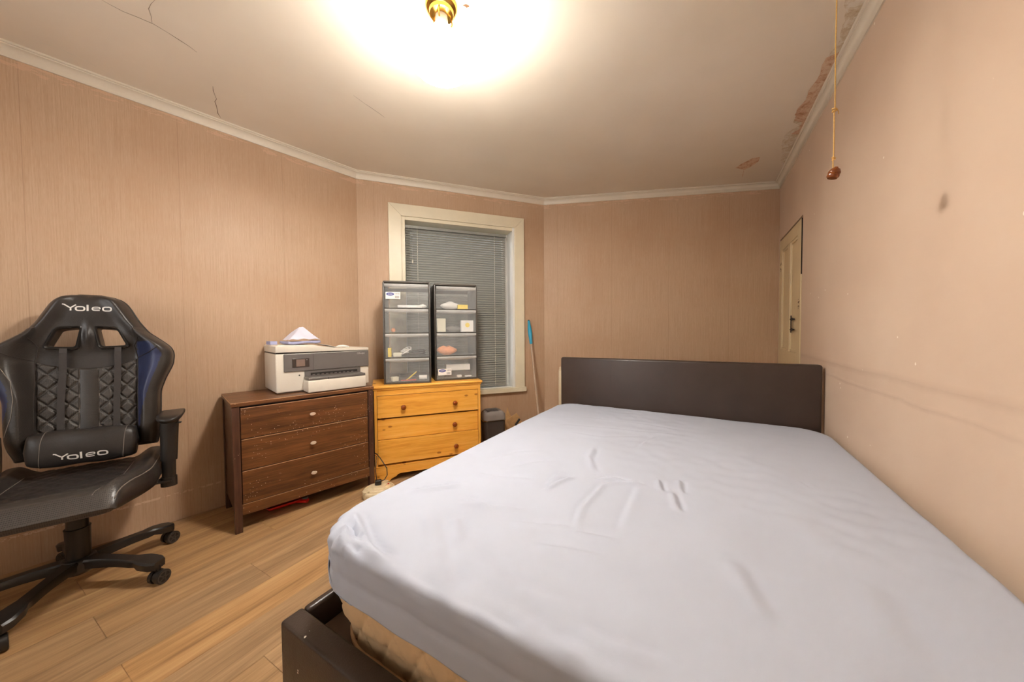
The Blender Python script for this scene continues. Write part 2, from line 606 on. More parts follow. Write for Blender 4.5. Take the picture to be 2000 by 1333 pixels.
M['pine_z'] = m_wood('lacquered_pine_upright', (srgb(220, 150, 56), srgb(238, 174, 76), srgb(245, 188, 98)), 'z', rough=0.34)
M['pine_knob'] = plain('red_brown_knob', srgb(142, 66, 16), 0.22, vary=0.12, scale=40)
M['pr_white'] = plain('printer_white_plastic', srgb(226, 218, 204), 0.42, vary=0.02)
M['pr_grey'] = plain('printer_grey_plastic', srgb(104, 98, 94), 0.4, vary=0.03)
M['pr_dark'] = plain('printer_slot_black', srgb(32, 28, 26), 0.5)
M['pr_screen'] = plain('printer_screen_glass', srgb(128, 108, 98), 0.12, vary=0.05)
M['pr_bezel'] = plain('printer_screen_bezel', srgb(58, 48, 42), 0.25)
M['print_grey'] = plain('printed_lettering', srgb(200, 196, 190), 0.5)
M['paper'] = plain('lavender_white_paper', srgb(222, 221, 238), 0.75, vary=0.03)
M['paper_w'] = plain('white_paper', srgb(240, 236, 230), 0.75, vary=0.03)
M['paper_blue'] = plain('shaded_blue_paper', srgb(170, 172, 206), 0.75, vary=0.06)
M['twr'] = plain('dark_grey_tower_plastic', srgb(74, 68, 62), 0.38, vary=0.04)
M['frost'] = m_frost('frosted_drawer_plastic')
M['frost_lip'] = m_frost('frosted_drawer_lip', (0.84, 0.84, 0.82, 1), 0.6)
M['frost_thin'] = m_frost('frosted_tray_plastic', (0.8, 0.8, 0.8, 1), 0.12)
M['blue_oval'] = plain('printed_blue', srgb(52, 62, 140), 0.5)
M['black_plastic'] = plain('black_plastic', srgb(34, 30, 28), 0.4, vary=0.1)
M['bin'] = plain('charcoal_bin_plastic', srgb(66, 60, 58), 0.32, vary=0.06)
M['bin_lid'] = plain('grey_bin_lid', srgb(134, 127, 123), 0.26, vary=0.06)
M['card'] = plain('brown_cardboard', srgb(206, 164, 112), 0.85, vary=0.12, scale=30)
M['sky_blue'] = plain('turquoise_handle', srgb(40, 160, 196), 0.35, vary=0.06)
M['pole'] = plain('beige_metal_pole', srgb(176, 150, 126), 0.35, vary=0.05)
M['radiator'] = plain('radiator_enamel', srgb(228, 212, 180), 0.35, vary=0.03)
M['reel'] = plain('aged_cream_plastic', srgb(222, 204, 170), 0.45, vary=0.06)
M['red'] = plain('red_plastic', srgb(206, 28, 20), 0.35, vary=0.08)
M['grey_rubber'] = plain('grey_rubber', srgb(120, 118, 116), 0.6)
M['ch_leather'] = m_leather('chair_black_leather', srgb(48, 44, 42), 0.36, 300, 0.15)
M['ch_blue'] = m_leather('chair_navy_leather', srgb(42, 49, 80), 0.44, 300, 0.12)
M['ch_carbon'] = m_carbon('chair_carbon_weave', srgb(44, 40, 37))
M['ch_perf'] = m_perf('chair_perforated_leather', srgb(60, 55, 51))
M['ch_plastic'] = plain('chair_black_plastic', srgb(36, 33, 31), 0.34, vary=0.12, scale=9)
M['ch_spoke'] = plain('caster_spoke_plastic', srgb(66, 61, 57), 0.4)
M['ch_strap'] = plain('chair_strap_webbing', srgb(50, 44, 41), 0.6, vary=0.1, scale=60)
M['thread'] = plain('silver_thread', srgb(222, 218, 212), 0.5, vary=0.06, scale=90)
M['stitch'] = plain('grey_stitch', srgb(120, 112, 104), 0.6)
M['yellow'] = plain('yellow_card', srgb(240, 206, 30), 0.5)
M['orange'] = plain('orange_plastic', srgb(232, 146, 92), 0.5, vary=0.15, scale=40)
M['cream_card'] = plain('cream_card', srgb(226, 220, 196), 0.6)
M['steel'] = plain('pale_steel', srgb(190, 188, 184), 0.25, metal=1.0)

# ================================================================== THE ROOM
ZC, CEIL = 2.383, 2.44
def dirv(a):
    return Vector((math.sin(rad(a)), math.cos(rad(a)), 0))
A = Vector((-1.286, 2.844, 0)); B = Vector((0.332, 3.464, 0)); C = Vector((2.445, 3.106, 0))
LD, RD = dirv(39.2), dirv(29.3)
E_ = C - RD * 4.8
rear = Vector((-RD.y, RD.x, 0))
# rear wall meets the left wall
den = rear.x * LD.y - rear.y * LD.x
tt = ((A - E_).x * LD.y - (A - E_).y * LD.x) / den
Z_ = E_ + rear * tt
ROOM = [Z_, A, B, C, E_]

def wall_xf(a, b):
    d = (b - a)
    return d.length, math.atan2(d.y, d.x)

T = 0.12
R0, R1, RZ0, RZ1 = 1.7, 3.0, 0.85, 2.1
for nm, a, b, mat in (('wall_left', Z_, A, 'paper_wall'), ('wall_back', B, C, 'paper_wall'), ('wall_right', C, E_, 'pink_wall'), ('wall_rear', E_, Z_, 'white_wall')):
    L, rz = wall_xf(a, b)
    if nm == 'wall_right':
        # opening for the door by the corner
        bm = new()
        add_box(bm, 0.0, 0.02, 0, T, -0.05, CEIL + 0.05)
        add_box(bm, 0.02, 0.825, 0, T, 1.91, CEIL + 0.05)
        add_box(bm, 0.825, L + 0.1, 0, T, -0.05, CEIL + 0.05)
    elif nm == 'wall_rear':
        # added window behind the camera, put in to give fill light
        bm = new()
        add_box(bm, 0.0, R0, 0, T, -0.05, CEIL + 0.05)
        add_box(bm, R1, L, 0, T, -0.05, CEIL + 0.05)
        add_box(bm, R0, R1, 0, T, -0.05, RZ0)
        add_box(bm, R0, R1, 0, T, RZ1, CEIL + 0.05)
        w2 = bpy.data.objects.new('fill_window', None)
        COL.objects.link(w2); w2.location = a; w2.rotation_euler = (0, 0, rz); struct(w2)
        for q in ((R0, R0 + 0.05, RZ0, RZ1), (R1 - 0.05, R1, RZ0, RZ1), (R0 + 0.05, R1 - 0.05, RZ0, RZ0 + 0.05), (R0 + 0.05, R1 - 0.05, RZ1 - 0.05, RZ1), (R0 + 0.05, R1 - 0.05, 1.45, 1.49)):
            obj('fill_sash_frame', box(q[0], q[1], 0.05, 0.09, q[2], q[3], 0.003), M['white_gloss'], w2)
        obj('pane', box(R0 + 0.045, R1 - 0.045, 0.068, 0.072, RZ0 + 0.045, 1.455), m_glass(), w2)  # lower pane of the added fill window
        obj('pane', box(R0 + 0.045, R1 - 0.045, 0.068, 0.072, 1.485, RZ1 - 0.045), m_glass(), w2)  # upper pane of the added fill window
        obj('window_sill', box(R0 - 0.05, R1 + 0.05, -0.05, 0.05, RZ0 - 0.03, RZ0, 0.003), M['white_gloss'], w2)
    else:
        bm = box(-0.0, L + 0.0, 0, T, -0.05, CEIL + 0.05)
    struct(obj(nm, bm, M[mat], loc=a, rotz=rz))

LW, RZW = wall_xf(A, B)            # window wall
TW = 0.24
WX0, WX1, WZ0, WZ1 = 0.352, 1.405, 0.545, 2.115
bm = new()
add_box(bm, -0.05, WX0, 0, TW, -0.05, CEIL + 0.05)
add_box(bm, WX1, LW + 0.05, 0, TW, -0.05, CEIL + 0.05)
add_box(bm, WX0, WX1, 0, TW, -0.05, WZ0)
add_box(bm, WX0, WX1, 0, TW, WZ1, CEIL + 0.05)
struct(obj('wall_middle', bm, M['paper_wall'], loc=A, rotz=RZW))

# added wall outside the window, blocks sky so the slat gaps stay dark
struct(obj('added_wall_outside', box(0.12, 5.0, 2.3, 2.5, -0.4, 3.7), plain('added_wall_dark', srgb(92, 94, 92), 0.9, vary=0.15, scale=3), loc=A, rotz=RZW))

# ---- ceiling
def poly_clip(poly, a, b):
    """keep what lies right of the line a -> b (inside)"""
    out = []
    n = len(poly)
    def side(p):
        return -((b.x - a.x) * (p[1] - a.y) - (b.y - a.y) * (p[0] - a.x))
    for i in range(n):
        p, q = poly[i], poly[(i + 1) % n]
        sp, sq = side(p), side(q)
        if sp >= 0:
            out.append(p)
        if (sp >= 0) != (sq >= 0):
            t = sp / (sp - sq)
            out.append((p[0] + (q[0] - p[0]) * t, p[1] + (q[1] - p[1]) * t))
    return out
cx = sum(p.x for p in ROOM) / 5; cy = sum(p.y for p in ROOM) / 5
big = [(p.x + (p.x - cx) * 0.03, p.y + (p.y - cy) * 0.03) for p in ROOM]
ceiling = struct(obj('ceiling', prism(big, CEIL, CEIL + 0.12), M['ceiling']))

# ---- floor: a screed slab with laminate planks, each its own board
floor = struct(obj('floor', prism(big, -0.12, -0.0095), M['dk_inside']))
PU, PV = dirv(29.3), Vector((math.cos(rad(29.3)), -math.sin(rad(29.3)), 0))
PW, PLEN = 0.1935, 1.21
JOINT = {0: 0.315, -1: 0.770, -2: 0.320, -3: 0.975, -4: 0.335, 2: 0.563, 1: 0.92}
row0 = -1.690                                   # lat of a plank line; row r spans row0 + r*PW .. + PW
for r in range(-12, 18):
    la0, la1 = row0 + r * PW, row0 + (r + 1) * PW
    j0 = JOINT.get(r, (r * 0.47 + 0.2) % PLEN)
    for q in range(-4, 5):
        lo0, lo1 = j0 + q * PLEN, j0 + (q + 1) * PLEN
        g = 0.0004
        pl = [(la0 + g, lo0 + g), (la0 + g, lo1 - g), (la1 - g, lo1 - g), (la1 - g, lo0 + g)]
        pw = [(PV.x * s + PU.x * t, PV.y * s + PU.y * t) for s, t in pl]
        for i in range(5):
            pw = poly_clip(pw, ROOM[i], ROOM[(i + 1) % 5])
            if len(pw) < 3:
                break
        if len(pw) < 3:
            continue
        mx = sum(p[0] for p in pw) / len(pw); my = sum(p[1] for p in pw) / len(pw)
        # drop doubled points
        cl = []
        for p in pw:
            if not cl or (abs(p[0] - cl[-1][0]) + abs(p[1] - cl[-1][1])) > 1e-4:
                cl.append(p)
        if len(cl) < 3:
            continue
        bm = new()
        b0 = [bm.verts.new((p[0], p[1], -0.0094)) for p in cl]
        b1 = [bm.verts.new((p[0], p[1], -0.0008)) for p in cl]
        def ins(p):
            d = math.hypot(p[0] - mx, p[1] - my)
            k = max(0.0, 1 - 0.0011 / max(d, 0.01))
            return (mx + (p[0] - mx) * k, my + (p[1] - my) * k)
        b2 = [bm.verts.new((*ins(p), 0.0)) for p in cl]
        n = len(cl)
        for s, t in ((b0, b1), (b1, b2)):
            for i in range(n):
                bm.faces.new((s[i], s[(i + 1) % n], t[(i + 1) % n], t[i]))
        bm.faces.new(b2)
        obj('plank', bm, M['floor'], floor)

# ---- cornice along the walls, mitred
PROF = [(0.0, ZC), (0.007, ZC), (0.009, ZC + 0.006)]
for i in range(1, 8):
    t = i / 7 * math.pi / 2
    PROF.append((0.009 + 0.025 * (1 - math.cos(t)), ZC + 0.006 + 0.036 * math.sin(t)))
PROF += [(0.036, ZC + 0.0425), (0.0365, ZC + 0.0475), (0.043, ZC + 0.0485), (0.046, ZC + 0.052), (0.046, CEIL), (0.0, CEIL)]
def miter(i):
    p0, p1, p2 = ROOM[i - 1], ROOM[i], ROOM[(i + 1) % 5]
    d1, d2 = (p1 - p0).normalized(), (p2 - p1).normalized()
    n1, n2 = Vector((d1.y, -d1.x, 0)), Vector((d2.y, -d2.x, 0))
    m = (n1 + n2).normalized()
    return m / m.dot(n1)
for i in range(5):
    a, b = ROOM[i], ROOM[(i + 1) % 5]
    ma, mb = miter(i), miter((i + 1) % 5)
    bm = new()
    ra = [bm.verts.new(a + ma * p + Vector((0, 0, z))) for p, z in PROF]
    rb = [bm.verts.new(b + mb * p + Vector((0, 0, z))) for p, z in PROF]
    n = len(PROF)
    for k in range(n):
        bm.faces.new((ra[k], ra[(k + 1) % n], rb[(k + 1) % n], rb[k]))
    bm.faces.new(ra); bm.faces.new(rb[::-1])
    struct(obj('trim_%d' % (i + 1), bm, M['cornice'], smooth=40))

# ---- ceiling wear: cracks and bare patches, traced on the ceiling plane
def ceil_pt(x, y, dz=0.0):
    p = on_z(x, y, CEIL)
    return (p.x, p.y, CEIL - dz)
def crack(pts, w=0.0016, mat='crack', jag=0.004):
    P = [on_z(x, y, CEIL) for x, y in pts]
    Q = []
    for a, b in zip(P, P[1:]):
        n = max(2, int((b - a).length / 0.035))
        for k in range(n):
            Q.append(a.lerp(b, k / n))
    Q.append(P[-1])
    bm = new()
    L, R = [], []
    for i, p in enumerate(Q):
        t = (Q[min(i + 1, len(Q) - 1)] - Q[max(i - 1, 0)]).normalized()
        nn = Vector((-t.y, t.x, 0))
        off = nn * random.uniform(-jag, jag)
        ww = w * (0.5 + random.random()) * (0.35 if i in (0, len(Q) - 1) else 1)
        L.append(bm.verts.new((p.x + off.x + nn.x * ww, p.y + off.y + nn.y * ww, CEIL - 0.0004)))
        R.append(bm.verts.new((p.x + off.x - nn.x * ww, p.y + off.y - nn.y * ww, CEIL - 0.0004)))
    for i in range(len(Q) - 1):
        bm.faces.new((L[i], L[i + 1], R[i + 1], R[i]))
    obj('crack', bm, M[mat], ceiling)
crack([(188, -6), (240, 22), (300, 48), (350, 78), (385, 102)], 0.0015)
crack([(303, 0), (292, 18), (296, 46)], 0.001)
crack([(414, 168), (420, 186), (421, 205), (430, 230)], 0.0016, jag=0.006)
crack([(690, 186), (752, 230)], 0.001, jag=0.002)
crack([(56, 76), (110, 92), (160, 115), (205, 140)], 0.0028, 'crack_lite', 0.003)
crack([(600, 138), (612, 146)], 0.002, 'crack_lite')
crack([(480, 8), (520, 40)], 0.0012, 'crack_lite')
crack([(1180, 266), (1300, 214), (1420, 174), (1536, 130)], 0.0016, 'crack_lite', 0.002)
crack([(1390, 382), (1440, 372), (1490, 360)], 0.0018, 'crack_lite', 0.002)
crack([(1640, 0), (1636, 26), (1626, 70), (1616, 100)], 0.002, 'crack_lite', 0.004)
def patch(pts, mat, name='bare_plaster', jag=0.006, sub=0.025, dz=0.0006):
    P = [on_z(x, y, CEIL) for x, y in pts]
    Q = []
    for i, a in enumerate(P):
        b = P[(i + 1) % len(P)]
        n = max(1, int((b - a).length / sub))
        for k in range(n):
            p = a.lerp(b, k / n)
            if k or True:
                p = p + Vector((random.uniform(-jag, jag), random.uniform(-jag, jag), 0))
            Q.append((p.x, p.y))
    for i in range(5):
        a, b = ROOM[i], ROOM[(i + 1) % 5]
        d = (b - a).normalized(); nn = Vector((d.y, -d.x, 0)) * 0.044
        Q = poly_clip(Q, a + nn, b + nn)
    if len(Q) < 3:
        return
    bm = new()
    vs = [bm.verts.new((p[0], p[1], CEIL - dz)) for p in Q]
    f = bm.faces.new(vs)
    bmesh.ops.triangulate(bm, faces=[f])
    obj(name, bm, M[mat], ceiling)
patch([(1652, 0), (1648, 40), (1636, 90), (1622, 100), (1612, 122), (1596, 160), (1574, 196), (1556, 222), (1550, 240), (1560, 246), (1534, 262),
       (1526, 284), (1528, 300), (1524, 312), (1536, 330), (1700, 30), (1720, -10)], 'bare_grey')
patch([(1612, 112), (1600, 148), (1584, 172), (1572, 196), (1554, 216), (1552, 236), (1566, 238), (1560, 252), (1545, 262), (1560, 262), (1660, 96), (1640, 100)], 'bare', jag=0.006, dz=0.0012)
patch([(1436, 328), (1448, 320), (1470, 309), (1484, 307), (1482, 315), (1466, 326), (1454, 332)], 'bare', jag=0.002)
crack([(1453, 331), (1450, 346)], 0.002, 'bare', 0.001)
bm = new()
n = 64
c0 = on_z(866, 20, CEIL)
vo = [bm.verts.new((c0.x + 0.232 * math.cos(2 * math.pi * k / n) * (1 + 0.006 * math.sin(5 * k)), c0.y + 0.232 * math.sin(2 * math.pi * k / n), CEIL - 0.0008)) for k in range(n)]
bm.faces.new(vo)
obj('old_rose_mark', bm, M['rose'], ceiling)
bm = new()
hole = [on_z(x, y, CEIL) for x, y in [(903, 10), (910, 7), (916, 10), (917, 13), (911, 15), (908, 12)]]
bm.faces.new([bm.verts.new((p.x, p.y, CEIL - 0.0012)) for p in hole])
obj('screw_hole', bm, M['chip'], ceiling)

# ---- window: architrave, lining, sill, sash and glass
win = bpy.data.objects.new('window_1', None)
COL.objects.link(win); win.location = A; win.rotation_euler = (0, 0, RZW); struct(win)
AX0, AX1, AZ1 = 0.246, 1.503, 2.216
def mitred(pts, y0, y1):
    return prism(pts, -y1, -y0, XZ, 0.003)
obj('architrave', mitred([(AX0, 0.552), (WX0, 0.552), (WX0, WZ1), (AX0, AZ1)], -0.024, 0.0), M['cream'], win)
obj('architrave', mitred([(AX1, 0.552), (WX1, 0.552), (WX1, WZ1), (AX1, AZ1)], -0.024, 0.0), M['cream'], win)
obj('architrave', mitred([(AX0, AZ1), (AX1, AZ1), (WX1, WZ1), (WX0, WZ1)], -0.024, 0.0), M['cream'], win)
obj('window_sill', box(AX0 + 0.02, AX1 + 0.014, -0.036, 0.03, 0.508, 0.552, 0.004), M['cream'], win)
obj('lining', box(WX0, WX0 + 0.03, -0.012, TW - 0.04, WZ0, WZ1, 0.002), M['cream'], win)
obj('lining', box(WX1 - 0.022, WX1, -0.012, TW - 0.04, WZ0, WZ1, 0.002), M['white_gloss'], win)
obj('lining', box(WX0 + 0.03, WX1 - 0.022, -0.012, TW - 0.04, WZ1 - 0.03, WZ1, 0.002), M['cream'], win)
obj('lining', box(WX0 + 0.03, WX1 - 0.022, 0.03, TW - 0.04, WZ0, WZ0 + 0.012, 0.002), M['white_gloss'], win)
ix0, ix1, iz0, iz1 = WX0 + 0.03, WX1 - 0.022, WZ0 + 0.012, WZ1 - 0.03
sy0, sy1 = 0.13, 0.17
obj('sash_stile', box(ix0, ix0 + 0.05, sy0, sy1, iz0, iz1, 0.004), M['white_gloss'], win)
obj('sash_stile', box(ix1 - 0.05, ix1, sy0, sy1, iz0, iz1, 0.004), M['white_gloss'], win)
obj('sash_rail', box(ix0 + 0.05, ix1 - 0.05, sy0, sy1, iz1 - 0.05, iz1, 0.004), M['white_gloss'], win)
obj('sash_rail', box(ix0 + 0.05, ix1 - 0.05, sy0, sy1, iz0, iz0 + 0.06, 0.004), M['white_gloss'], win)
obj('sash_rail', box(ix0 + 0.05, ix1 - 0.05, sy0, sy1, 1.30, 1.35, 0.004), M['white_gloss'], win)
obj('pane', box(ix0 + 0.045, ix1 - 0.045, 0.148, 0.152, iz0 + 0.055, 1.305), M['glass'] if 'glass' in M else m_glass(), win)
obj('pane', box(ix0 + 0.045, ix1 - 0.045, 0.148, 0.152, 1.345, iz1 - 0.045), m_glass(), win)

# ---- venetian blind
bl = thing('venetian_blind', 'grey venetian blind of thin closed slats hanging in the cream window frame', 'blind', A + Vector((0, 0, 0)), RZW)
BX0, BX1, BY = 0.392, 1.327, 0.052
BT, BBOT = 2.058, 0.572
obj('headrail', box(BX0 - 0.006, BX1 + 0.012, BY - 0.015, BY + 0.015, BT - 0.026, BT, 0.002), M['slat'], bl)
NS = 66
pitch = (BT - 0.026 - BBOT - 0.012) / NS
tilt = rad(55)
bm = new()
prof = []
for k in range(5):
    s = (k / 4 - 0.5) * 0.0265
    h = 0.0030 * (1 - (2 * k / 4 - 1) ** 2)
    prof.append((s * math.cos(tilt) - h * math.sin(tilt), s * math.sin(tilt) + h * math.cos(tilt)))
g0 = [bm.verts.new((BX0, p[0], p[1])) for p in prof]
g1 = [bm.verts.new((BX1, p[0], p[1])) for p in prof]
g2 = [bm.verts.new((BX0, p[0] + 0.0006, p[1] - 0.0006)) for p in prof]
g3 = [bm.verts.new((BX1, p[0] + 0.0006, p[1] - 0.0006)) for p in prof]
for k in range(4):
    bm.faces.new((g0[k], g0[k + 1], g1[k + 1], g1[k]))
    bm.faces.new((g2[k], g3[k], g3[k + 1], g2[k + 1]))
for a_, b_, c_, d_ in ((g0[0], g1[0], g3[0], g2[0]), (g0[4], g2[4], g3[4], g1[4])):
    bm.faces.new((a_, b_, c_, d_))
slat_me = bpy.data.meshes.new('slat'); bm.to_mesh(slat_me); bm.free(); slat_me.materials.append(M['slat'])
for k in range(NS):
    o = obj('slat', slat_me, None, bl)
    o.location = (0, BY + random.uniform(-0.0006, 0.0006), BBOT + 0.014 + (k + 0.5) * pitch)
obj('bottom_rail', box(BX0, BX1, BY - 0.012, BY + 0.012, BBOT, BBOT + 0.012, 0.002), M['slat'], bl)
for sx in (0.49, 1.215):
    bm = new()
    for k in range(NS):
        z0 = BBOT + 0.014 + k * pitch
        add_box(bm, sx - 0.0022, sx + 0.0022, BY - 0.0165, BY - 0.0150, z0 + 0.006, z0 + pitch - 0.004)
    add_box(bm, sx - 0.0007, sx + 0.0007, BY - 0.0150, BY - 0.0143, BBOT, BT - 0.02)
    obj('ladder_cord', bm, M['blind_cord'], bl)
for sx in (0.73, 0.985):
    obj('lift_cord', tube([(sx, BY - 0.0155, BT - 0.02), (sx + 0.006, BY - 0.016, BBOT + 0.3)], 0.0006, 6), M['slat'], bl)
obj('tilt_wand', tube([(0.444, BY - 0.02, BT - 0.02), (0.446, BY - 0.021, 1.74)], 0.0016, 6), M['slat'], bl)
obj('cord_toggle', lathe([(0, 1.722), (0.006, 1.722), (0.0075, 1.735), (0.005, 1.752), (0, 1.752)], 12, cx=0.446, cy=BY - 0.021), M['blind_cord'], bl)

# ---- door in the right-hand wall, flush beside the corner
LR, RZR = wall_xf(C, E_)
door = bpy.data.objects.new('door_1', None)
COL.objects.link(door); door.location = C; door.rotation_euler = (0, 0, RZR); struct(door)
DX0, DX1, DZ = 0.022, 0.79, 1.897
obj('door_leaf', box(DX0, DX1, 0.012, 0.05, 0.012, DZ, 0.002), M['door'], door)
obj('door_stile', box(DX0, DX0 + 0.11, 0.000, 0.0125, 0.012, DZ, 0.003), M['door'], door)
obj('door_stile', box(DX1 - 0.115, DX1, 0.000, 0.0125, 0.012, DZ, 0.003), M['door'], door)
obj('door_muntin', box(0.355, 0.445, 0.000, 0.0125, 0.93, 1.80, 0.003), M['door'], door)
obj('door_rail', box(DX0 + 0.11, DX1 - 0.115, 0.000, 0.0125, 1.80, DZ, 0.003), M['door'], door)
obj('door_rail', box(DX0 + 0.11, DX1 - 0.115, 0.000, 0.0125, 0.72, 0.93, 0.003), M['door'], door)
obj('door_rail', box(DX0 + 0.11, DX1 - 0.115, 0.000, 0.0125, 0.012, 0.22, 0.003), M['door'], door)
for x0, x1 in ((DX0 + 0.11, 0.355), (0.445, DX1 - 0.115)):
    bm = new()
    for q0, q1, r0, r1 in ((x0, x1, 0.93, 0.95), (x0, x1, 1.78, 1.80), (x0, x0 + 0.02, 0.95, 1.78), (x1 - 0.02, x1, 0.95, 1.78)):
        add_box(bm, q0, q1, 0.004, 0.0125, r0, r1, 0.003)
    obj('panel_moulding', bm, M['door'], door)
for z in (1.105, 1.185):
    bm = new()
    add_box(bm, 0.50, 0.60, -0.006, 0.006, z - 0.006, z + 0.006, 0.002)
    add_box(bm, 0.585, 0.60, -0.016, -0.006, z - 0.012, z + 0.012, 0.003)
    obj('bolt', bm, M['iron'], door)
obj('bolt_plate', box(0.505, 0.53, -0.003, 0.001, 1.08, 1.215, 0.001), M['iron'], door)
def chips(name, x, z, w, h, n, par):
    bm = new()
    for k in range(n):
        q = (x + random.uniform(-w, w), z + random.uniform(-h, h))
        s = random.uniform(0.004, 0.012)
        add_prism(bm, [(q[0] - s, q[1]), (q[0], q[1] - s * 0.7), (q[0] + s * 0.8, q[1] + s * 0.2), (q[0], q[1] + s)], 0.0, 0.0006, XZ)
    obj(name, bm, M['chip'], par)
obj('gap_shade_strip', box(DX1 - 0.001, DX1 + 0.0012, -0.0002, 0.05, 1.50, DZ), M['void'], door)  # dark strip on the leaf edge, paints the shade of the door gap
chips('paint_chip', 0.745, 1.29, 0.02, 0.035, 9, door)
chips('paint_chip', 0.08, 1.66, 0.02, 0.06, 9, door)
# back of the doorway and the frame edge with its open gap
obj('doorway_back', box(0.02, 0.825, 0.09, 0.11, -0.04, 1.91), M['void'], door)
bm = new()
add_box(bm, DX1 + 0.003, 0.825, 0.002, 0.06, 0.0, 1.46, 0.002)
obj('door_lining', bm, M['door'], door)

# ================================================================== BED
BED0 = on_z(546.4, 1214, 0.315); BED0.z = 0
BA = 30.2
BU, BV = dirv(BA), Vector((math.cos(rad(BA)), -math.sin(rad(BA)), 0))
BRZ = math.atan2(BV.y, BV.x)                 # local x across the bed, local y towards the headboard
BWID, BLEN = 1.572, 2.10
bed = thing('bed_frame', 'low dark brown faux leather bed frame with plain upholstered headboard', 'bed', BED0, BRZ)
obj('footboard', box(0, BWID, 0, 0.06, 0.03, 0.315, 0.009, 3), M['bed_leather_worn'], bed, smooth=50)
for x in (0.05, BWID - 0.05):
    for y in (0.03, 2.07):
        obj('foot', lathe([(0, 0), (0.02, 0), (0.025, 0.032), (0, 0.032)], 16, cx=x, cy=y), M['black_plastic'], bed)
for x0, x1 in ((-0.002, 0.028), (BWID - 0.026, BWID)):
    bm = new()
    add_box(bm, x0, x1, 0.061, 2.049, 0.06, 0.313, 0.011, 3)
    obj('side_rail', bm, M['bed_leather'], bed, smooth=50)
hb = box(0.0, BWID, 2.05, 2.105, 0.06, 0.902, 0.014, 4)
for v in hb.verts:                         # the padding is a touch higher at the wall end
    if v.co.z > 0.8:
        v.co.z += 0.006 * v.co.x / BWID - 0.003
hbo = obj('headboard', hb, M['bed_leather'], bed, smooth=50)
for x in (0.395, 0.8):
    obj('seam', box(x - 0.0008, x + 0.0008, 2.0492, 2.0502, 0.5, 0.888), M['ch_strap'], hbo)
for x0, x1 in ((0.029, 0.075), (BWID - 0.072, BWID - 0.027)):
    obj('slat_ledge', box(x0, x1, 0.062, 2.048, 0.20, 0.225, 0.002), M['bed_leather'], bed)
obj('centre_beam', box(0.75, 0.80, 0.062, 2.048, 0.19, 0.225, 0.002), M['black_plastic'], bed)
sl_me = None
for k in range(14):
    y0 = 0.10 + k * 0.138
    obj('slat', box(0.034, BWID - 0.032, y0, y0 + 0.065, 0.2255, 0.241, 0.003), M['slat_wood'], bed)

# ---- mattress and fitted sheet, same body, the sheet a few millimetres outside
MZB, MZT = 0.243, 0.560
CRAD = 0.175
def lerp(t, pts):
    for (a, va), (b, vb) in zip(pts, pts[1:]):
        if t <= b:
            return va + (vb - va) * max(0.0, (t - a)) / (b - a)
    return pts[-1][1]
def smooth_in(t, pts):
    return lerp(t, pts)
def body_bounds(z, off):
    l0 = lerp(z, [(0.243, 0.046), (0.30, 0.040), (0.345, 0.032), (0.42, 0.026), (0.55, 0.030)]) - off
    l1 = lerp(z, [(0.243, 1.528), (0.315, 1.536), (0.345, 1.560), (0.42, 1.572), (0.55, 1.574)]) + off
    f0 = lerp(z, [(0.243, 0.086), (0.315, 0.076), (0.345, 0.060), (0.42, 0.050), (0.55, 0.050)]) - off
    f1 = 2.034 + off * 0.5
    return l0, l1, f0, f1
def outline(l0, l1, f0, f1, r, n):
    """n points along a rounded rectangle"""
    w, h = l1 - l0 - 2 * r, f1 - f0 - 2 * r
    per = 2 * (w + h) + 2 * math.pi * r
    s = np.arange(n) / n * per
    segs = [(w, 'l', (l0 + r, f0), (1, 0)), (math.pi * r / 2, 'a', (l1 - r, f0 + r), -90), (h, 'l', (l1, f0 + r), (0, 1)), (math.pi * r / 2, 'a', (l1 - r, f1 - r), 0),
            (w, 'l', (l1 - r, f1), (-1, 0)), (math.pi * r / 2, 'a', (l0 + r, f1 - r), 90), (h, 'l', (l0, f1 - r), (0, -1)), (math.pi * r / 2, 'a', (l0 + r, f0 + r), 180)]
    out = np.zeros((n, 2))
    acc = 0
    for L, kd, p, d in segs:
        m = (s >= acc) & (s < acc + L)
        q = s[m] - acc
        if kd == 'l':
            out[m] = np.array(p) + q[:, None] * np.array(d)
        else:
            an = np.radians(d + q / L * 90)
            out[m] = np.array(p) + r * np.stack([np.cos(an), np.sin(an)], 1)
        acc += L
    return out
def waves(P, n, kmin, kmax, seed):
    g = np.random.default_rng(seed)
    h = np.zeros(len(P))
    for _ in range(n):
        k = g.uniform(kmin, kmax); a = g.uniform(0, 2 * math.pi)
        h += np.sin(k * (P[:, 0] * math.cos(a) + P[:, 1] * math.sin(a)) + g.uniform(0, 7)) / math.sqrt(n)
    return h
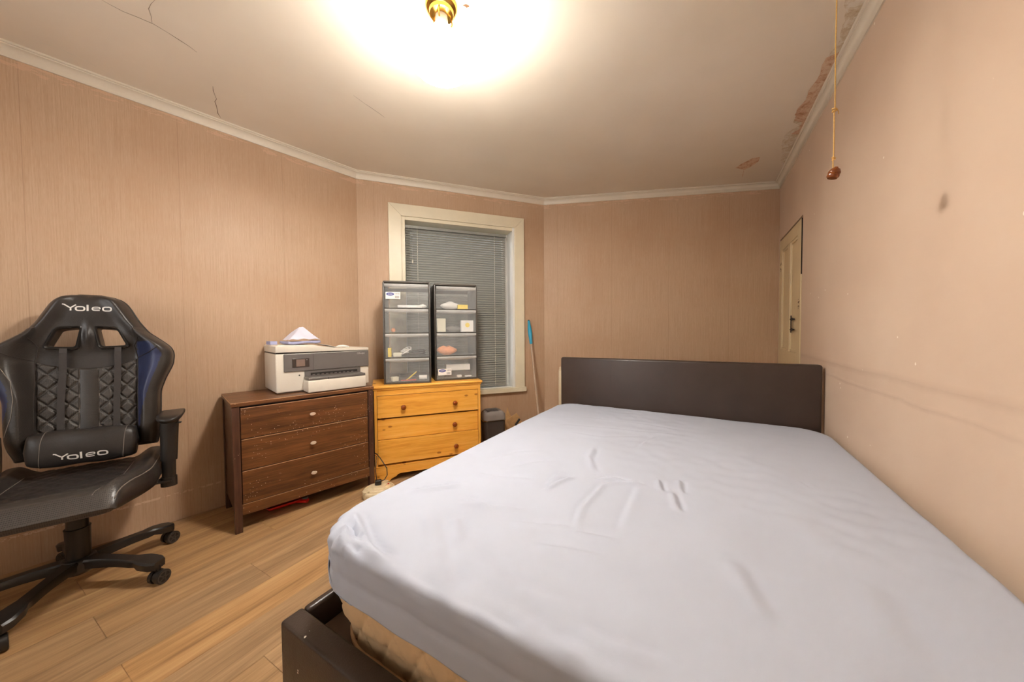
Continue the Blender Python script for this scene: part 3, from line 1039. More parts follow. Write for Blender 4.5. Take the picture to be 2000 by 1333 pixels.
# creases of the sheet, traced where the photograph shows them: points, height, half width
CREASES = [
    ([(692, 1000), (700, 1030), (712, 1062), (735, 1085), (760, 1098)], 0.010, 0.016),
    ([(672, 1030), (678, 1048), (700, 1072)], 0.012, 0.012),
    ([(664, 1048), (670, 1068), (690, 1085)], 0.010, 0.012),
    ([(838, 1000), (845, 1050), (848, 1090), (862, 1140), (880, 1175)], 0.005, 0.022),
    ([(888, 1012), (896, 1040), (900, 1060)], 0.004, 0.015),
    ([(800, 962), (850, 955), (905, 948)], 0.006, 0.016),
    ([(890, 985), (940, 990), (985, 995), (1020, 999)], 0.005, 0.014),
    ([(900, 975), (935, 985), (960, 1002)], 0.004, 0.016),
    ([(1065, 955), (1095, 938), (1120, 930)], 0.006, 0.012),
    ([(1070, 945), (1100, 918)], 0.004, 0.012),
    ([(1125, 1030), (1138, 990), (1160, 965), (1180, 940)], 0.0036, 0.011),
    ([(1165, 932), (1200, 930), (1255, 942)], 0.005, 0.012),
    ([(1180, 940), (1220, 938), (1260, 941)], 0.004, 0.010),
    ([(1216, 1046), (1225, 1010), (1240, 970), (1250, 945)], 0.002, 0.014),
    ([(1285, 930), (1288, 950)], 0.005, 0.012), ([(1325, 930), (1328, 955)], 0.005, 0.012), ([(1312, 955), (1322, 990)], 0.004, 0.013),
    ([(1120, 1040), (1160, 1048), (1205, 1056)], 0.003, 0.012),
    ([(1000, 1022), (1060, 1026), (1115, 1030)], 0.003, 0.012),
    ([(1040, 1068), (1100, 1076), (1180, 1092)], 0.003, 0.015),
    ([(905, 1080), (960, 1130), (1010, 1160), (1120, 1200)], 0.003, 0.022),
    ([(1425, 1090), (1440, 1120), (1470, 1170), (1500, 1210)], 0.003, 0.022),
    ([(1010, 1215), (1070, 1258), (1150, 1290)], 0.004, 0.02),
    ([(1120, 1230), (1180, 1265), (1300, 1300)], 0.003, 0.016),
    ([(1150, 815), (1230, 822), (1330, 838)], 0.003, 0.02), ([(1100, 830), (1200, 836), (1330, 848)], 0.003, 0.022),
    ([(1115, 845), (1180, 852), (1260, 850)], 0.002, 0.018),
    ([(1160, 870), (1150, 890), (1158, 915)], 0.004, 0.014), ([(1250, 868), (1262, 858), (1280, 850)], 0.003, 0.012),
    ([(960, 900), (1010, 885), (1060, 880)], 0.003, 0.018), ([(985, 920), (1040, 905), (1090, 900)], 0.003, 0.018),
    ([(930, 925), (980, 935), (1040, 938)], 0.004, 0.016), ([(1560, 940), (1570, 950)], 0.003, 0.012),
    ([(760, 1120), (800, 1145), (880, 1190), (980, 1240), (1100, 1310)], 0.004, 0.018),
    ([(1680, 1130), (1720, 1190), (1740, 1260)], 0.002, 0.03), ([(1540, 1000), (1600, 1060), (1700, 1100)], 0.002, 0.035),
]
def to_bed(p):
    q = p - BED0
    return (q.dot(BV), q.dot(BU))
CR = [([to_bed(on_z(x, y, MZT)) for x, y in pts], h * 1.6, w) for pts, h, w in CREASES]
def crease_h(P):
    h = np.zeros(len(P))
    for pts, amp, w in CR:
        best = np.full(len(P), 9.0); sgn = np.zeros(len(P)); al = np.zeros(len(P))
        tot = sum(math.dist(a, b) for a, b in zip(pts, pts[1:]))
        acc = 0.0
        for a, b in zip(pts, pts[1:]):
            a = np.array(a); b = np.array(b); d = b - a; L = np.linalg.norm(d)
            t = np.clip((P - a) @ d / L ** 2, 0, 1)
            c = a + t[:, None] * d
            q = P - c
            ds = np.hypot(q[:, 0], q[:, 1])
            m = ds < best
            best[m] = ds[m]
            sgn[m] = np.sign(d[0] * q[m, 1] - d[1] * q[m, 0])
            al[m] = (acc + t[m] * L) / tot
            acc += L
        env = np.clip(np.minimum(al, 1 - al) * 6 + 0.12, 0, 1)
        x = best * sgn / w
        h += amp * env * (np.exp(-x ** 2) - 0.75 * np.exp(-((x - 1.5) / 0.8) ** 2))
    return h
def top_field(P, z_edge_d, amp=1.0):
    """height of the lying surface over mattress plan points"""
    sag = -0.014 * np.exp(-(((P[:, 0] - 0.85) / 0.5) ** 2 + ((P[:, 1] - 1.1) / 0.75) ** 2)) - 0.012 * np.clip((P[:, 1] - 1.5) / 0.55, 0, 1)
    h = sag + 0.0028 * waves(P, 9, 3, 9, 3) + 0.0013 * waves(P, 14, 14, 34, 5)
    if amp:
        h = h + amp * crease_h(P) + 0.0006 * waves(P, 18, 45, 110, 8) * (0.4 + np.clip(waves(P, 6, 3, 7, 21), 0, 2))
    return h
def soft_body(name, off, zlow, N, side_rows, rings, quilt=False, wr=True):
    R = 0.026
    V, F = [], []
    rows = []
    zs = list(np.linspace(zlow, MZT - R, side_rows))
    for z in zs:
        l0, l1, f0, f1 = body_bounds(z, off)
        o = outline(l0, l1, f0, f1, CRAD, N)
        if quilt:
            s = np.arange(N) / N * 7.05
            a1 = np.abs(((s + (z - 0.25) * 0.8) / 0.105) % 1 - 0.5) * 0.105
            a2 = np.abs(((s - (z - 0.25) * 0.8) / 0.105) % 1 - 0.5) * 0.105
            g = 0.008 * np.exp(-(np.minimum(a1, a2) / 0.007) ** 2)
            cen = np.array([0.8, 1.05]); d = cen - o; d /= np.linalg.norm(d, axis=1)[:, None]
            o = o + d * g[:, None]
        elif wr:
            s = np.arange(N) / N * 7.05
            cen = np.array([0.8, 1.05]); d = cen - o; d /= np.linalg.norm(d, axis=1)[:, None]
            fold = 0.005 * np.exp(-((z - 0.475 - 0.008 * np.sin(s * 3)) / 0.010) ** 2)
            wc = np.exp(-(((o[:, 0] - 0.08) ** 2 + (o[:, 1] - 0.10) ** 2) / 0.16 ** 2)) * np.clip((z - zlow) / 0.05, 0, 1)
            fold = fold + wc * (0.0042 * np.sin(s * 118 + 14 * z) + 0.0035 * np.sin(s * 63 - 20 * z))
            o = o + d * (fold + 0.0022 * np.sin(s * 9 + z * 14) * np.clip((z - zlow) * 12, 0, 1) + 0.0016 * np.sin(s * 31 + z * 40))[:, None]
        zz = np.full(N, z)
        if wr and not quilt and z == zs[0]:
            s = np.arange(N) / N * 7.05
            zz = zz + 0.004 * np.sin(s * 2.1 + 1) + 0.002 * np.sin(s * 6) + 0.046 * np.exp(-(((o[:, 0] - 0.07) ** 2 + (o[:, 1] - 0.1) ** 2) / 0.12 ** 2))
        rows.append((o, zz))
    l0, l1, f0, f1 = body_bounds(MZT - R, off)
    base_z = MZT + off - R
    for k in range(1, 9):                           # rolled edge
        t = k / 8 * math.pi / 2
        ins = R * (1 - math.cos(t))
        o = outline(l0 + ins, l1 - ins, f0 + ins, f1 - ins, CRAD - ins * 0.6, N)
        if wr and not quilt:
            s = np.arange(N) / N * 7.05
            wc = np.exp(-(((o[:, 0] - 0.08) ** 2 + (o[:, 1] - 0.10) ** 2) / 0.16 ** 2)) * (1 - 0.6 * k / 8)
            cen = np.array([0.8, 1.05]); d = cen - o; d /= np.linalg.norm(d, axis=1)[:, None]
            o = o + d * (wc * (0.0042 * np.sin(s * 118 + 7.5) + 0.0035 * np.sin(s * 63 - 10.7)))[:, None]
        rows.append((o, np.full(N, base_z + R * math.sin(t))))
    ob, oz = rows[-1]
    cenl, cenf = (l0 + l1) / 2, (f0 + f1) / 2
    n_edge = len(rows)
    for k in range(1, rings):
        s = 1 - k / rings
        # inset towards a centre line, keeping the rectangle shape
        o = np.stack([cenl + (ob[:, 0] - cenl) * s, cenf + (ob[:, 1] - cenf) * s], 1)
        rows.append((o, oz.copy()))
    for i, (o, zz) in enumerate(rows):
        w = np.clip((zz - (base_z)) / R, 0, 1) ** 1.5
        if wr:
            zz = zz + w * top_field(o, None, 1.0 if not quilt else 0.0)
        else:
            zz = zz + w * top_field(o, None, 0.0) - (0.004 * w)
        V.append(np.concatenate([o, zz[:, None]], 1))
    V = np.concatenate(V)
    nr = len(rows)
    for i in range(nr - 1):
        for k in range(N):
            k2 = (k + 1) % N
            F.append((i * N + k, i * N + k2, (i + 1) * N + k2, (i + 1) * N + k))
    lastc = len(V)
    V = np.concatenate([V, V[-N:].mean(0)[None]])
    for k in range(N):
        F.append(((nr - 1) * N + k, (nr - 1) * N + (k + 1) % N, lastc))
    return V, F, N
V, F, N = soft_body('mattress', -0.013, MZB, 1200, 30, 10, quilt=True, wr=False)
F.append(tuple(range(N))[::-1])
mattress = thing('mattress', 'thick mattress with cream quilted side panels lying in the dark bed frame', 'mattress', BED0, BRZ)
obj('cover', mesh_np('cover', V, F), M['mattress'], mattress, smooth=60)
for z, r in ((0.252, 0.0055),):
    l0, l1, f0, f1 = body_bounds(z, -0.011)
    o = outline(l0, l1, f0, f1, CRAD, 220)
    bm = new()
    pts = [(p[0], p[1], z) for p in o]
    pts.append(pts[0])
    add_tube(bm, pts, r, 8, False)
    obj('piping', bm, M['piping'], mattress, smooth=60)
V, F, N = soft_body('fitted_sheet', 0.0, 0.418, 900, 14, 120)
so = obj('fitted_sheet', mesh_np('fitted_sheet', V, F), M['sheet'], None, smooth=75, loc=BED0, rotz=BRZ)
sol = so.modifiers.new('cloth', 'SOLIDIFY'); sol.thickness = 0.002; sol.offset = -1
tag(so, 'pale lavender fitted sheet with creases stretched over the mattress', 'bed sheet')

# ================================================================== DARK CHEST OF DRAWERS
def rz_of(a):
    return rad(90 - a)
CH0 = on_z(459.9, 1046, 0)
ch = thing('chest_of_drawers', 'scuffed dark brown wooden chest of three drawers with pale knobs', 'chest of drawers', CH0, rz_of(44.3))
CW, CD, CHH = 0.774, 0.435, 0.7265
obj('top', box(-0.004, CW + 0.004, -0.006, CD, CHH - 0.021, CHH, 0.002), M['dk_wood_x'], ch)
bm = new()
add_box(bm, -0.0035, CW + 0.0035, -0.0066, -0.0056, CHH - 0.0022, CHH + 0.0003)
add_box(bm, -0.0046, -0.0036, -0.006, CD, CHH - 0.0022, CHH + 0.0003)
obj('worn_edge', bm, M['dk_edge'], ch)
for x0 in (0.0, CW - 0.034):
    for y0 in (0.0, CD - 0.036):
        obj('post', box(x0, x0 + 0.034, y0, y0 + 0.036, 0.0, CHH - 0.021, 0.0015), M['dk_wood_z'], ch)
for x0 in (0.006, CW - 0.022):
    obj('side_panel', box(x0, x0 + 0.016, 0.036, CD - 0.036, 0.10, CHH - 0.021), M['dk_wood_z'], ch)
obj('back_panel', box(0.034, CW - 0.034, CD - 0.02, CD - 0.012, 0.10, CHH - 0.021), M['dk_inside'], ch)
obj('bottom_rail', box(0.0345, CW - 0.0345, 0.003, 0.025, 0.094, 0.154, 0.0015), M['dk_wood_x'], ch)
obj('base_board', box(0.034, CW - 0.034, 0.026, CD - 0.021, 0.110, 0.122), M['dk_inside'], ch)
obj('rail_edge', box(0.0345, CW - 0.0345, 0.0022, 0.0032, 0.1525, 0.1545), M['dk_edge'], ch)
obj('top_rail', box(0.0345, CW - 0.0345, 0.008, 0.03, 0.6985, 0.705), M['dk_inside'], ch)
for z0, z1, kz in ((0.1565, 0.3385, 0.232), (0.3425, 0.5165, 0.421), (0.5205, 0.6925, 0.603)):
    d = bpy.data.objects.new('drawer', None)
    bm = new()
    add_box(bm, 0.0375, CW - 0.0375, 0.004, 0.022, z0, z1, 0.0025)
    dr = obj('drawer', bm, M['dk_wood_x'], ch)
    obj('worn_edge', box(0.039, CW - 0.039, 0.0032, 0.0045, z1 - 0.003, z1 + 0.0002), M['dk_edge'], dr)
    obj('drawer_box', box(0.05, CW - 0.05, 0.0225, CD - 0.03, z0 + 0.012, z1 - 0.03), M['dk_inside'], dr)
    kb = new()
    mm = Matrix.Translation((0.388, 0.004, kz)) @ Matrix.Rotation(rad(90), 4, 'X')
    add_lathe(kb, [(0, 0), (0.006, 0), (0.0055, 0.010), (0.009, 0.014), (0.0135, 0.019), (0.012, 0.0235), (0, 0.025)], 18, sx=1.25, sy=0.75, m=mm)
    obj('knob', kb, M['stone_knob'], dr, smooth=50)

# ================================================================== PINE CHEST
PY0 = on_z(730, 945, 0)
PA = 68.7
pn = thing('pine_chest', 'orange lacquered pine chest of three drawers below the window', 'chest of drawers', PY0, rz_of(PA))
PWD, PDP, PHT = 0.815, 0.395, 0.7125
bm = new()
add_box(bm, 0.0, PWD + 0.016, -0.014, PDP, PHT - 0.02, PHT, 0.007, 3)
obj('top', bm, M['pine_x'], pn, smooth=40)
obj('top_moulding', box(0.006, PWD + 0.008, -0.006, PDP - 0.004, PHT - 0.031, PHT - 0.0205, 0.003), M['pine_x'], pn)
obj('side_panel', box(0.013, 0.031, 0.0, PDP - 0.01, 0.116, PHT - 0.032, 0.001), M['pine_z'], pn)
obj('side_panel', box(PWD - 0.018, PWD, 0.0, PDP - 0.01, 0.116, PHT - 0.032, 0.001), M['pine_z'], pn)
obj('top_rail', box(0.0315, PWD - 0.0185, 0.002, 0.02, 0.6405, PHT - 0.032, 0.001), M['pine_x'], pn)
obj('back_panel', box(0.0315, PWD - 0.0185, PDP - 0.02, PDP - 0.014, 0.1, PHT - 0.032), M['dk_inside'], pn)
px0, px1 = 0.0335, PWD - 0.0205
for z0, z1, yo, kn in ((0.132, 0.308, -0.004, (0.607,)), (0.311, 0.462, 0.012, (0.601,)), (0.474, 0.637, 0.0, (0.216, 0.603))):
    dr = obj('drawer', box(px0, px1, yo, yo + 0.018, z0, z1, 0.0015), M['pine_x'], pn)
    obj('drawer_box', box(px0 + 0.012, px1 - 0.012, yo + 0.0185, PDP - 0.03, z0 + 0.01, z1 - 0.025), M['pine_z'], dr)
    kz = {0.132: 0.2045, 0.311: 0.3735, 0.474: 0.546}[z0]
    for kx in kn:
        kb = new()
        mm = Matrix.Translation((kx, yo, kz)) @ Matrix.Rotation(rad(90), 4, 'X')
        add_lathe(kb, [(0, 0), (0.009, 0), (0.0085, 0.008), (0.013, 0.013), (0.0185, 0.020), (0.0185, 0.026), (0.014, 0.032), (0, 0.034)], 24, m=mm)
        obj('knob', kb, M['pine_knob'], dr, smooth=50)
    if len(kn) == 1:
        hb2 = new()
        mm = Matrix.Translation((0.212, yo - 0.0002, kz + 0.004)) @ Matrix.Rotation(rad(90), 4, 'X')
        add_lathe(hb2, [(0, 0), (0.004, 0), (0.004, 0.0006), (0, 0.0006)], 12, m=mm)
        obj('knob_hole', hb2, M['pine_z'], dr)
def plinth(x0, x1):
    pts = [(x0, 0.0), (x0, 0.112), (x1, 0.112), (x1, 0.0), (x1 - 0.10, 0.0)]
    r = [(x1 - 0.115, 0.018), (x1 - 0.135, 0.026), (x1 - 0.15, 0.030), (x1 - 0.162, 0.046), (x1 - 0.18, 0.052)]
    l = [(x0 + 0.18, 0.052), (x0 + 0.162, 0.046), (x0 + 0.15, 0.030), (x0 + 0.135, 0.026), (x0 + 0.115, 0.018), (x0 + 0.10, 0.0)]
    return pts + r + l
obj('plinth', prism(plinth(0.006, PWD + 0.006), -0.012, 0.006, XZ, 0.0015), M['pine_x'], pn)
obj('plinth_side', box(0.006, 0.024, 0.0125, PDP - 0.01, 0.0, 0.112, 0.001), M['pine_z'], pn)
obj('plinth_side', box(PWD - 0.012, PWD + 0.006, 0.0125, PDP - 0.01, 0.0, 0.112, 0.001), M['pine_z'], pn)
obj('plinth_ledge', box(0.006, PWD + 0.006, -0.009, PDP - 0.01, 0.1125, 0.1158, 0.001), M['pine_x'], pn)

# ================================================================== STORAGE TOWERS
def tower(p0, ang, w, label, sticker):
    t = thing('storage_tower', label, 'storage tower', p0, rz_of(ang), 'drawer towers on the pine chest')
    H, Dp = 0.782, 0.30
    bm = new()
    pr = [(0.0, 0.0), (w, 0.0), (w, H - 0.02), (w - 0.02, H), (0.02, H), (0.0, H - 0.02)]
    pi = [(0.012, 0.0), (w - 0.012, 0.0)]
    for x0 in (0.0, w - 0.013):
        add_box(bm, x0, x0 + 0.013, 0.0, Dp, 0.0, H - 0.012, 0.004, 2)
    obj('side_frame', bm, M['twr'], t, smooth=40)
    obj('top_panel', box(0.004, w - 0.004, 0.0, Dp, H - 0.016, H, 0.006, 3), M['twr'], t, smooth=40)
    obj('base_panel', box(0.0135, w - 0.0135, 0.0, Dp, 0.0, 0.014, 0.003), M['twr'], t)
    for z_ in (0.02, H - 0.05):
        obj('back_brace', box(0.0135, w - 0.0135, Dp - 0.006, Dp, z_, z_ + 0.03), M['twr'], t)
    hh = (H - 0.014 - 0.018) / 4
    for k in range(4):
        z0 = 0.0155 + k * hh
        if k:
            obj('runner', box(0.0135, w - 0.0135, 0.004, Dp - 0.005, z0 - 0.0045, z0 - 0.0005), M['twr'], t)
        x0, x1 = 0.0155, w - 0.0155
        bm = new()
        def front(u, v):
            return (x0 + u * (x1 - x0), -0.004 - 0.006 * (1 - (2 * u - 1) ** 2) * v, z0 + 0.001 + v * (hh - 0.032))
        add_grid(bm, front, 15, 5)
        d = obj('drawer', bm, M['frost'], t, smooth=60)
        bm = new()
        n = 15
        for i in range(n - 1):
            u0, u1 = i / (n - 1), (i + 1) / (n - 1)
            q = []
            for u in (u0, u1):
                yb = -0.004 - 0.006 * (1 - (2 * u - 1) ** 2)
                q.append([(x0 + u * (x1 - x0), yb, z0 + hh - 0.031 - 0.004 * (1 - (2 * u - 1) ** 2)), (x0 + u * (x1 - x0), yb - 0.012, z0 + hh - 0.020),
                          (x0 + u * (x1 - x0), yb - 0.010, z0 + hh - 0.008), (x0 + u * (x1 - x0), 0.002, z0 + hh - 0.007)])
            for j in range(3):
                bm.faces.new([bm.verts.new(c) for c in (q[0][j], q[1][j], q[1][j + 1], q[0][j + 1])])
        bmesh.ops.remove_doubles(bm, verts=bm.verts[:], dist=1e-5)
        obj('handle_lip', bm, M['frost_lip'], d, smooth=60)
        bm = new()
        add_box(bm, x0, x1, 0.0, Dp - 0.012, z0 + 0.0005, z0 + 0.0025)
        add_box(bm, x0, x0 + 0.0015, 0.0, Dp - 0.012, z0 + 0.0025, z0 + hh - 0.03)
        add_box(bm, x1 - 0.0015, x1, 0.0, Dp - 0.012, z0 + 0.0025, z0 + hh - 0.03)
        add_box(bm, x0 + 0.002, x1 - 0.002, Dp - 0.014, Dp - 0.0125, z0 + 0.0025, z0 + hh - 0.03)
        obj('drawer_tray', bm, M['frost_thin'], d)
        if k == sticker:
            bm = new()
            sx, sz, sw, sh = x0 + 0.008, z0 + (0.066 if sticker == 3 else 0.03), 0.105, 0.052
            def fy(x):
                u = (x - x0) / (x1 - x0)
                return -0.012 - 0.001
            add_box(bm, sx, sx + sw, fy(0), fy(0) + 0.0006, sz, sz + sh)
            s = obj('sticker', bm, M['paper_w'], d)
            bm = new()
            n = 24
            f = bm.faces.new([bm.verts.new((sx + 0.033 + 0.028 * math.cos(2 * math.pi * i / n), fy(0) - 0.0004, sz + 0.036 + 0.0115 * math.sin(2 * math.pi * i / n))) for i in range(n)])
            ov = obj('logo_oval', bm, M['blue_oval'], s)
            bm = new()
            for i in range(6):
                hh2 = 0.0042 + 0.0014 * (i % 2)
                add_box(bm, sx + 0.0165 + i * 0.0056, sx + 0.0165 + i * 0.0056 + 0.0036, fy(0) - 0.0009, fy(0) - 0.0005, sz + 0.036 - hh2 / 1.4, sz + 0.036 + hh2 / 1.4)
            for i in range(2):
                add_box(bm, sx + 0.006, sx + 0.055, fy(0) - 0.0009, fy(0) - 0.0005, sz + 0.014 - i * 0.006, sz + 0.0155 - i * 0.006)
            obj('logo_lettering', bm, M['paper_w'], s)
            bm = new()
            for r_ in range(2):
                for i in range(7):
                    x = sx + 0.066 + i * 0.005 + 0.0006 * (i % 3)
                    add_box(bm, x, x + 0.0034, fy(0) - 0.0009, fy(0) - 0.0001, sz + 0.040 - r_ * 0.006, sz + 0.043 - r_ * 0.006)
            for i in range(9):
                x = sx + 0.068 + i * 0.0034
                add_box(bm, x, x + (0.0012 if i % 3 else 0.0022), fy(0) - 0.0009, fy(0) - 0.0001, sz + 0.006, sz + 0.024)
            obj('small_print', bm, M['pr_grey'], s)
    return t, hh
TP1 = on_z(750, 752, PHT); TP2 = on_z(850, 745, PHT)
T1A, T2A = 75.8, 69.7
T1W, T2W = 0.347, 0.352
t1, THH = tower(TP1, T1A, T1W, 'dark grey storage tower of clear drawers, sticker on its top drawer', 3)
t2, _ = tower(TP2, T2A, T2W, 'dark grey storage tower of clear drawers, sticker on its lowest drawer', 0)
def shelf_xf(p0, a, x, y, k, rz=0):
    return Matrix.Translation(p0) @ Matrix.Rotation(rz_of(a), 4, 'Z') @ Matrix.Translation((x, y, 0.0155 + k * THH + 0.003)) @ Matrix.Rotation(rad(rz), 4, 'Z')
def content(name, bm, mat, xf, label, cat, smooth=None):
    o = obj(name, bm, M[mat], None, smooth)
    o.matrix_world = xf
    tag(o, label, cat, 'things stored in the clear drawers')
    return o
def X1(x, y, k, rz=0):
    return shelf_xf(TP1, T1A, x, y, k, rz)
def X2(x, y, k, rz=0):
    return shelf_xf(TP2, T2A, x, y, k, rz)
def bag(w, d, h, seed):
    bm = new()
    g = np.random.default_rng(seed)
    ph = g.uniform(0, 6, 8)
    def f(u, v):
        a = u * 2 * math.pi
        z = v
        r = math.sin(math.pi * min(max(v, 0.04), 0.96)) ** 0.5
        k = 1 + 0.12 * math.sin(3 * a + ph[0]) * math.sin(4 * v + ph[1]) + 0.06 * math.sin(7 * a + ph[2] + 5 * v)
        return (w / 2 * r * k * math.cos(a), d / 2 * r * k * math.sin(a), h * z * (1 + 0.08 * math.sin(2 * a + ph[3])))
    add_grid(bm, f, 22, 12, True)
    return bm
content('paper_bundle', box(-0.09, 0.09, -0.05, 0.05, 0, 0.022, 0.006), 'paper_w', X1(0.19, 0.08, 3, 4), 'flat white bundle lying in the stickered top drawer', 'paper bundle')
content('white_sachet', bag(0.07, 0.05, 0.03, 3), 'paper_w', X1(0.285, 0.07, 3), 'small white sachet at the end of the stickered top drawer', 'sachet', 60)
content('orange_ball', lathe([(0, 0), (0.010, 0.002), (0.016, 0.012), (0.016, 0.02), (0.010, 0.030), (0, 0.033)], 16), 'orange', X1(0.07, 0.035, 2), 'small orange ball alone in a clear drawer', 'ball', 60)
content('yellow_packet', box(-0.012, 0.012, -0.01, 0.01, 0, 0.07, 0.002), 'yellow', X1(0.042, 0.035, 1, -10), 'upright bright yellow packet in drawer of cables', 'packet')
content('brown_tag', box(-0.03, 0.03, -0.012, 0.012, 0, 0.032, 0.003), 'cream_card', X1(0.095, 0.045, 1, 8), 'small cream carton beside the yellow packet', 'carton')
bm = new(); add_tube(bm, [(0.036 * math.cos(a * 0.5) * (1 + 0.1 * math.sin(a * 1.7)), 0.02 * math.sin(a * 0.5) + 0.01, 0.05 + 0.022 * math.sin(a * 0.5 + 1) + 0.0015 * a) for a in range(24)], 0.004, 6)
add_box(bm, -0.02, 0.02, -0.005, 0.02, 0.045, 0.075, 0.006)
for v in bm.verts: v.co.z -= 0.02
content('white_charger', bm, 'paper_w', X1(0.16, 0.05, 1), 'white plug charger with coiled lead in clear drawer', 'charger', 50)
bm = new(); add_tube(bm, [(0.055 * math.cos(a * 0.6), 0.03 * math.sin(a * 0.6) + 0.02, 0.012 + 0.012 * math.sin(a * 0.35) ** 2 + 0.001 * a) for a in range(30)], 0.004, 6)
content('black_cable', bm, 'black_plastic', X1(0.25, 0.06, 1), 'tangle of black cable in clear drawer', 'cable', 50)
content('beige_adaptor', box(-0.025, 0.025, -0.02, 0.02, 0, 0.035, 0.006), 'cream_card', X1(0.075, 0.04, 0, 28), 'beige adaptor block in the lowest drawer of cables', 'adaptor', 40)
bm = new(); add_tube(bm, [(-0.03, 0, 0.02), (0.02, 0.0, 0.062), (0.028, 0, 0.07)], [0.005, 0.005, 0.001], 8)
add_tube(bm, [(-0.05, 0.012, 0.006), (-0.03, 0.0, 0.0195)], 0.004, 6)
content('yellow_pencil', bm, 'yellow', X1(0.21, 0.035, 0), 'stub of yellow pencil leaning in a drawer', 'pencil', 50)
content('red_lead', tube([(-0.05, 0, 0.006), (0, 0.006, 0.005), (0.05, 0.0, 0.006), (0.06, 0.01, 0.006)], 0.0045, 8), 'red', X1(0.17, 0.02, 0), 'short red lead on the floor of a drawer', 'cable', 50)
content('white_roll', tube([(-0.03, 0, 0.02), (0.03, 0, 0.02)], 0.019, 16), 'paper_w', X1(0.285, 0.05, 0), 'white roll lying in the lowest drawer', 'roll', 50)
bm = new(); add_tube(bm, [(0.07 * math.cos(a * 0.55), 0.035 * math.sin(a * 0.55) + 0.03, 0.015 + 0.018 * math.sin(a * 0.3) ** 2) for a in range(34)], 0.0045, 6)
content('dark_cable', bm, 'black_plastic', X1(0.17, 0.11, 0), 'coil of dark cable at the back of a drawer', 'cable', 50)
content('clear_bag', bag(0.17, 0.06, 0.06, 8), 'paper_w', X2(0.14, 0.08, 3), 'crumpled pale bag in drawer with yellow box', 'bag', 60)
content('yellow_box', box(-0.042, 0.042, -0.012, 0.012, 0, 0.036, 0.002), 'yellow', X2(0.235, 0.03, 3), 'flat bright yellow box in an upper drawer', 'box')
content('cream_carton', box(-0.035, 0.035, -0.03, 0.03, 0, 0.11, 0.003), 'cream_card', X2(0.06, 0.06, 2), 'tall cream carton in drawer with white box', 'carton')
wb = thing('white_box', 'white box printed with a yellow disc in clear drawer', 'box', (0, 0, 0), 0, 'things stored in the clear drawers')
wb.matrix_world = X2(0.272, 0.045, 2, 4)
obj('carton', box(-0.052, 0.052, -0.02, 0.02, 0, 0.095, 0.003), M['paper_w'], wb)
bm = new(); add_lathe(bm, [(0, 0), (0.019, 0), (0.019, 0.0006), (0, 0.0006)], 20, m=Matrix.Translation((0.0, -0.0204, 0.056)) @ Matrix.Rotation(rad(90), 4, 'X'))
add_lathe(bm, [(0, 0), (0.005, 0), (0.005, 0.0009), (0, 0.0009)], 12, m=Matrix.Translation((0.0, -0.0204, 0.056)) @ Matrix.Rotation(rad(90), 4, 'X'))
obj('yellow_disc', bm, M['yellow'], wb)
content('grey_pouch', bag(0.12, 0.05, 0.05, 4), 'grey_rubber', X2(0.165, 0.09, 2), 'grey pouch between two cartons in drawer', 'pouch', 60)
content('orange_bag', bag(0.16, 0.07, 0.07, 21), 'orange', X2(0.10, 0.05, 1), 'orange and white bag in a clear drawer', 'bag', 60)
content('white_carton', box(-0.10, 0.10, -0.05, 0.05, 0, 0.05, 0.004), 'paper_w', Matrix.Translation((0, 0, 0.055)) @ X2(0.2, 0.10, 0, -3), 'long white carton in the stickered lowest drawer', 'carton')
content('dark_carton', box(-0.11, 0.11, -0.05, 0.05, 0, 0.054, 0.003), 'black_plastic', X2(0.2, 0.10, 0, -3), 'dark carton beneath the long white carton', 'carton')
content('white_plug', box(-0.018, 0.018, -0.014, 0.014, 0, 0.02, 0.005), 'paper_w', X2(0.2, 0.025, 0, 12), 'small white plug beside the drawer sticker', 'plug', 40)
content('white_clip', box(-0.03, 0.03, -0.008, 0.008, 0, 0.012, 0.004), 'paper_w', X2(0.275, 0.03, 0, 10), 'small white clip in the stickered lowest drawer', 'clip', 40)

# ================================================================== PRINTER
PRL = Matrix.Translation(CH0) @ Matrix.Rotation(rz_of(44.3), 4, 'Z')
pr_o = PRL @ Vector((0.229, 0.128, CHH + 0.0006))
pr = thing('printer', 'white and grey inkjet printer standing on the dark chest', 'printer', pr_o, rz_of(44.3))
W, D = 0.572, 0.335
bm = new()
add_box(bm, 0.0, W, 0.0, D, 0.006, 0.250, 0.008, 3)
obj('body', bm, M['pr_white'], pr, smooth=40)
obj('base', box(0.012, W - 0.012, 0.012, D - 0.012, 0.0, 0.008), M['pr_grey'], pr)
# lid: thicker document feeder on the left falling to a thin edge on the right
lid = [(0.0, 0.258), (W, 0.252), (W, 0.270), (W * 0.60, 0.276), (W * 0.42, 0.294), (W * 0.36, 0.302), (0.012, 0.304), (0.0, 0.296)]
obj('lid', prism(lid, -D - 0.002, 0.004, XZ, 0.004), M['pr_white'], pr, smooth=35)
obj('lid_gap', box(0.003, W - 0.003, 0.003, D - 0.003, 0.249, 0.259), M['pr_dark'], pr)
fp = obj('front_panel', box(0.042, W - 0.003, -0.010, 0.0, 0.134, 0.247, 0.004), M['pr_grey'], pr)
obj('panel_seam', box(0.204, 0.2052, -0.0106, -0.0098, 0.137, 0.245), M['pr_dark'], fp)
sc_ = obj('screen_bezel', box(0.086, 0.182, -0.0125, -0.0098, 0.160, 0.217, 0.001), M['pr_bezel'], fp)
obj('screen', box(0.108, 0.157, -0.0130, -0.0124, 0.166, 0.211), M['pr_screen'], sc_)
obj('home_mark', box(0.166, 0.170, -0.0130, -0.0124, 0.204, 0.208), M['print_grey'], sc_)
